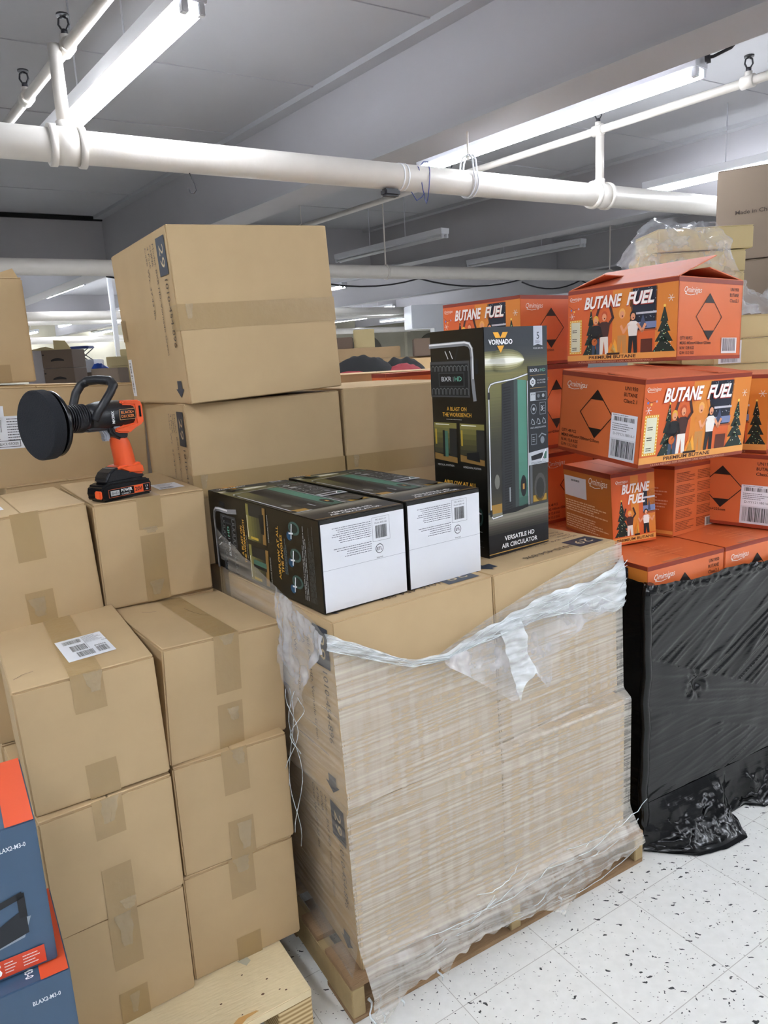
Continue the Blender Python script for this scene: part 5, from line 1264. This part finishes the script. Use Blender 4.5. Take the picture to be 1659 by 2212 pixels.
# handle : swept ellipse
mb = MB()
pts = [(-.022, 0, .072), (-.022, 0, .088), (-.022, 0, .108), (-.018, 0, .135), (-.014, 0, .155), (-.010, 0, .172), (-.014, 0, .190), (-.020, 0, .205)]
mb.tube([Vector(p) for p in pts], [.034, .031, .029, .028, .027, .023, .021, .030], OR2, n=20, sy=1.0)
mb.build('grip', tool)
rprism([(-.064, .062), (-.060, .092), (-.048, .098), (.014, .094), (.030, .088), (.008, .078), (-.012, .068), (-.040, .064)], -.031, .035, OR2, 'grip_base', .008)
A = Art((0, .0315, 0), (-1, 0, 0), (0, 0, 1), (0, 1, 0), .0005)
# motor housing
mb = MB(); mb.tube([(-.058, 0, .235), (-.050, 0, .235), (.0, 0, .235), (.040, 0, .235), (.060, 0, .234), (.085, 0, .232)], [.030, .038, .041, .041, .038, .033], BK, n=28); mb.build('motor_housing', tool)
rprism([(-.080, .262), (-.070, .272), (-.015, .274), (-.012, .262), (-.050, .258), (-.052, .210), (-.015, .205), (.016, .200), (.020, .192), (.004, .186), (-.028, .182), (-.050, .195), (-.076, .205), (-.080, .212)], -.034, .036, OR2, 'rear_bracket', .006)
mb = MB(); mb.box((-.070, .0365, .225), (-.064, .0375, .256), BK2); mb.build('vent_slot', tool)
rprism([(.030, .208), (.028, .190), (.018, .178), (-.0, .166), (-.022, .164), (-.028, .176), (-.030, .195), (-.020, .205)], -.026, .028, BK, 'switch_housing', .006)
rprism([(.052, .200), (.020, .203), (.020, .168), (.030, .164), (.040, .168), (.036, .182), (.044, .194)], -.010, .012, GREYP, 'trigger', .004)
rprism([(.100, .215), (.016, .205), (.020, .196), (.090, .196), (.104, .202)], -.022, .024, BK, 'gear_shroud', .005)
mb = MB(); mb.box((-.004, .0265, .1985), (.020, .0315, .2045), GREYP); mb.build('speed_selector', tool, bevel=.002)
A = Art((0, 0, 0), (-1, 0, 0), (0, 0, 1), (0, 1, 0), .042)
A.line([(.0 - .004, .222), (.048, .222), (.048, .250), (-.004, .250)], .0014, 'B08A60', 1, closed=True)
A.text('BLACK+', .022, .238, .0075, 'D07A3C', width=.042, align='C', bold=.03, lay=2); A.text('DECKER', .022, .227, .0075, 'D07A3C', width=.042, align='C', bold=.03, lay=2)
A.text('MATRIX', -.022, .214, .008, 'E8E8E8', width=.034, bold=.04, lay=2, rot=90)
A.build('printed_badge', tool)
# neck with spring ribs, gear head
mb = MB(); mb.tube([(.080, 0, .232), (.10, 0, .231), (.125, 0, .230)], [.034, .036, .032], BK, n=24); mb.tube([(.120, 0, .230), (.150, 0, .229), (.165, 0, .229)], [.028, .030, .046], BK, n=24); mb.build('gear_head', tool)
mb = MB()
for k in range(9): x = .088 + k*.007; mb.cyl((x, 0, .236), (x + .003, 0, .236), .037, DARKM, 24)
mb.build('ribbed_collar', tool)
# side handle: D-shaped loop
mb = MB()
lp = [(.085, .045, .228), (.075, .052, .250), (.056, .058, .275), (.036, .060, .300), (.022, .056, .318), (.020, .040, .330), (.030, .0, .334), (.038, -.036, .332), (.050, -.052, .322), (.066, -.056, .300), (.082, -.050, .270), (.090, -.040, .240)]
sm_pts = []
for i in range(len(lp) - 1):
    for k in range(5): sm_pts.append(Vector(lp[i]).lerp(Vector(lp[i+1]), k/5))
mb.tube(sm_pts + [Vector(lp[-1])], [.0125 if 18 < i < 38 else .0115 for i in range(len(sm_pts) + 1)], BK, n=14)
mb.build('loop_handle', tool)
# backing plate and pad
mb = MB(); mb.tube([(.160, 0, .228), (.172, 0, .228), (.176, 0, .228), (.184, 0, .228)], [.060, .082, .086, .084], BK2, n=48); mb.build('backing_plate', tool)
mb = MB(); mb.tube([(.184, 0, .228), (.194, 0, .228)], [.050, .050], BK, n=32); mb.build('pad_hub', tool)
mb = MB(); mb.tube([(.192, 0, .228), (.195, 0, .228), (.222, 0, .228), (.226, 0, .228)], [.086, .090, .090, .086], FOAM, n=56, smooth=False); mb.build('foam_pad', tool)
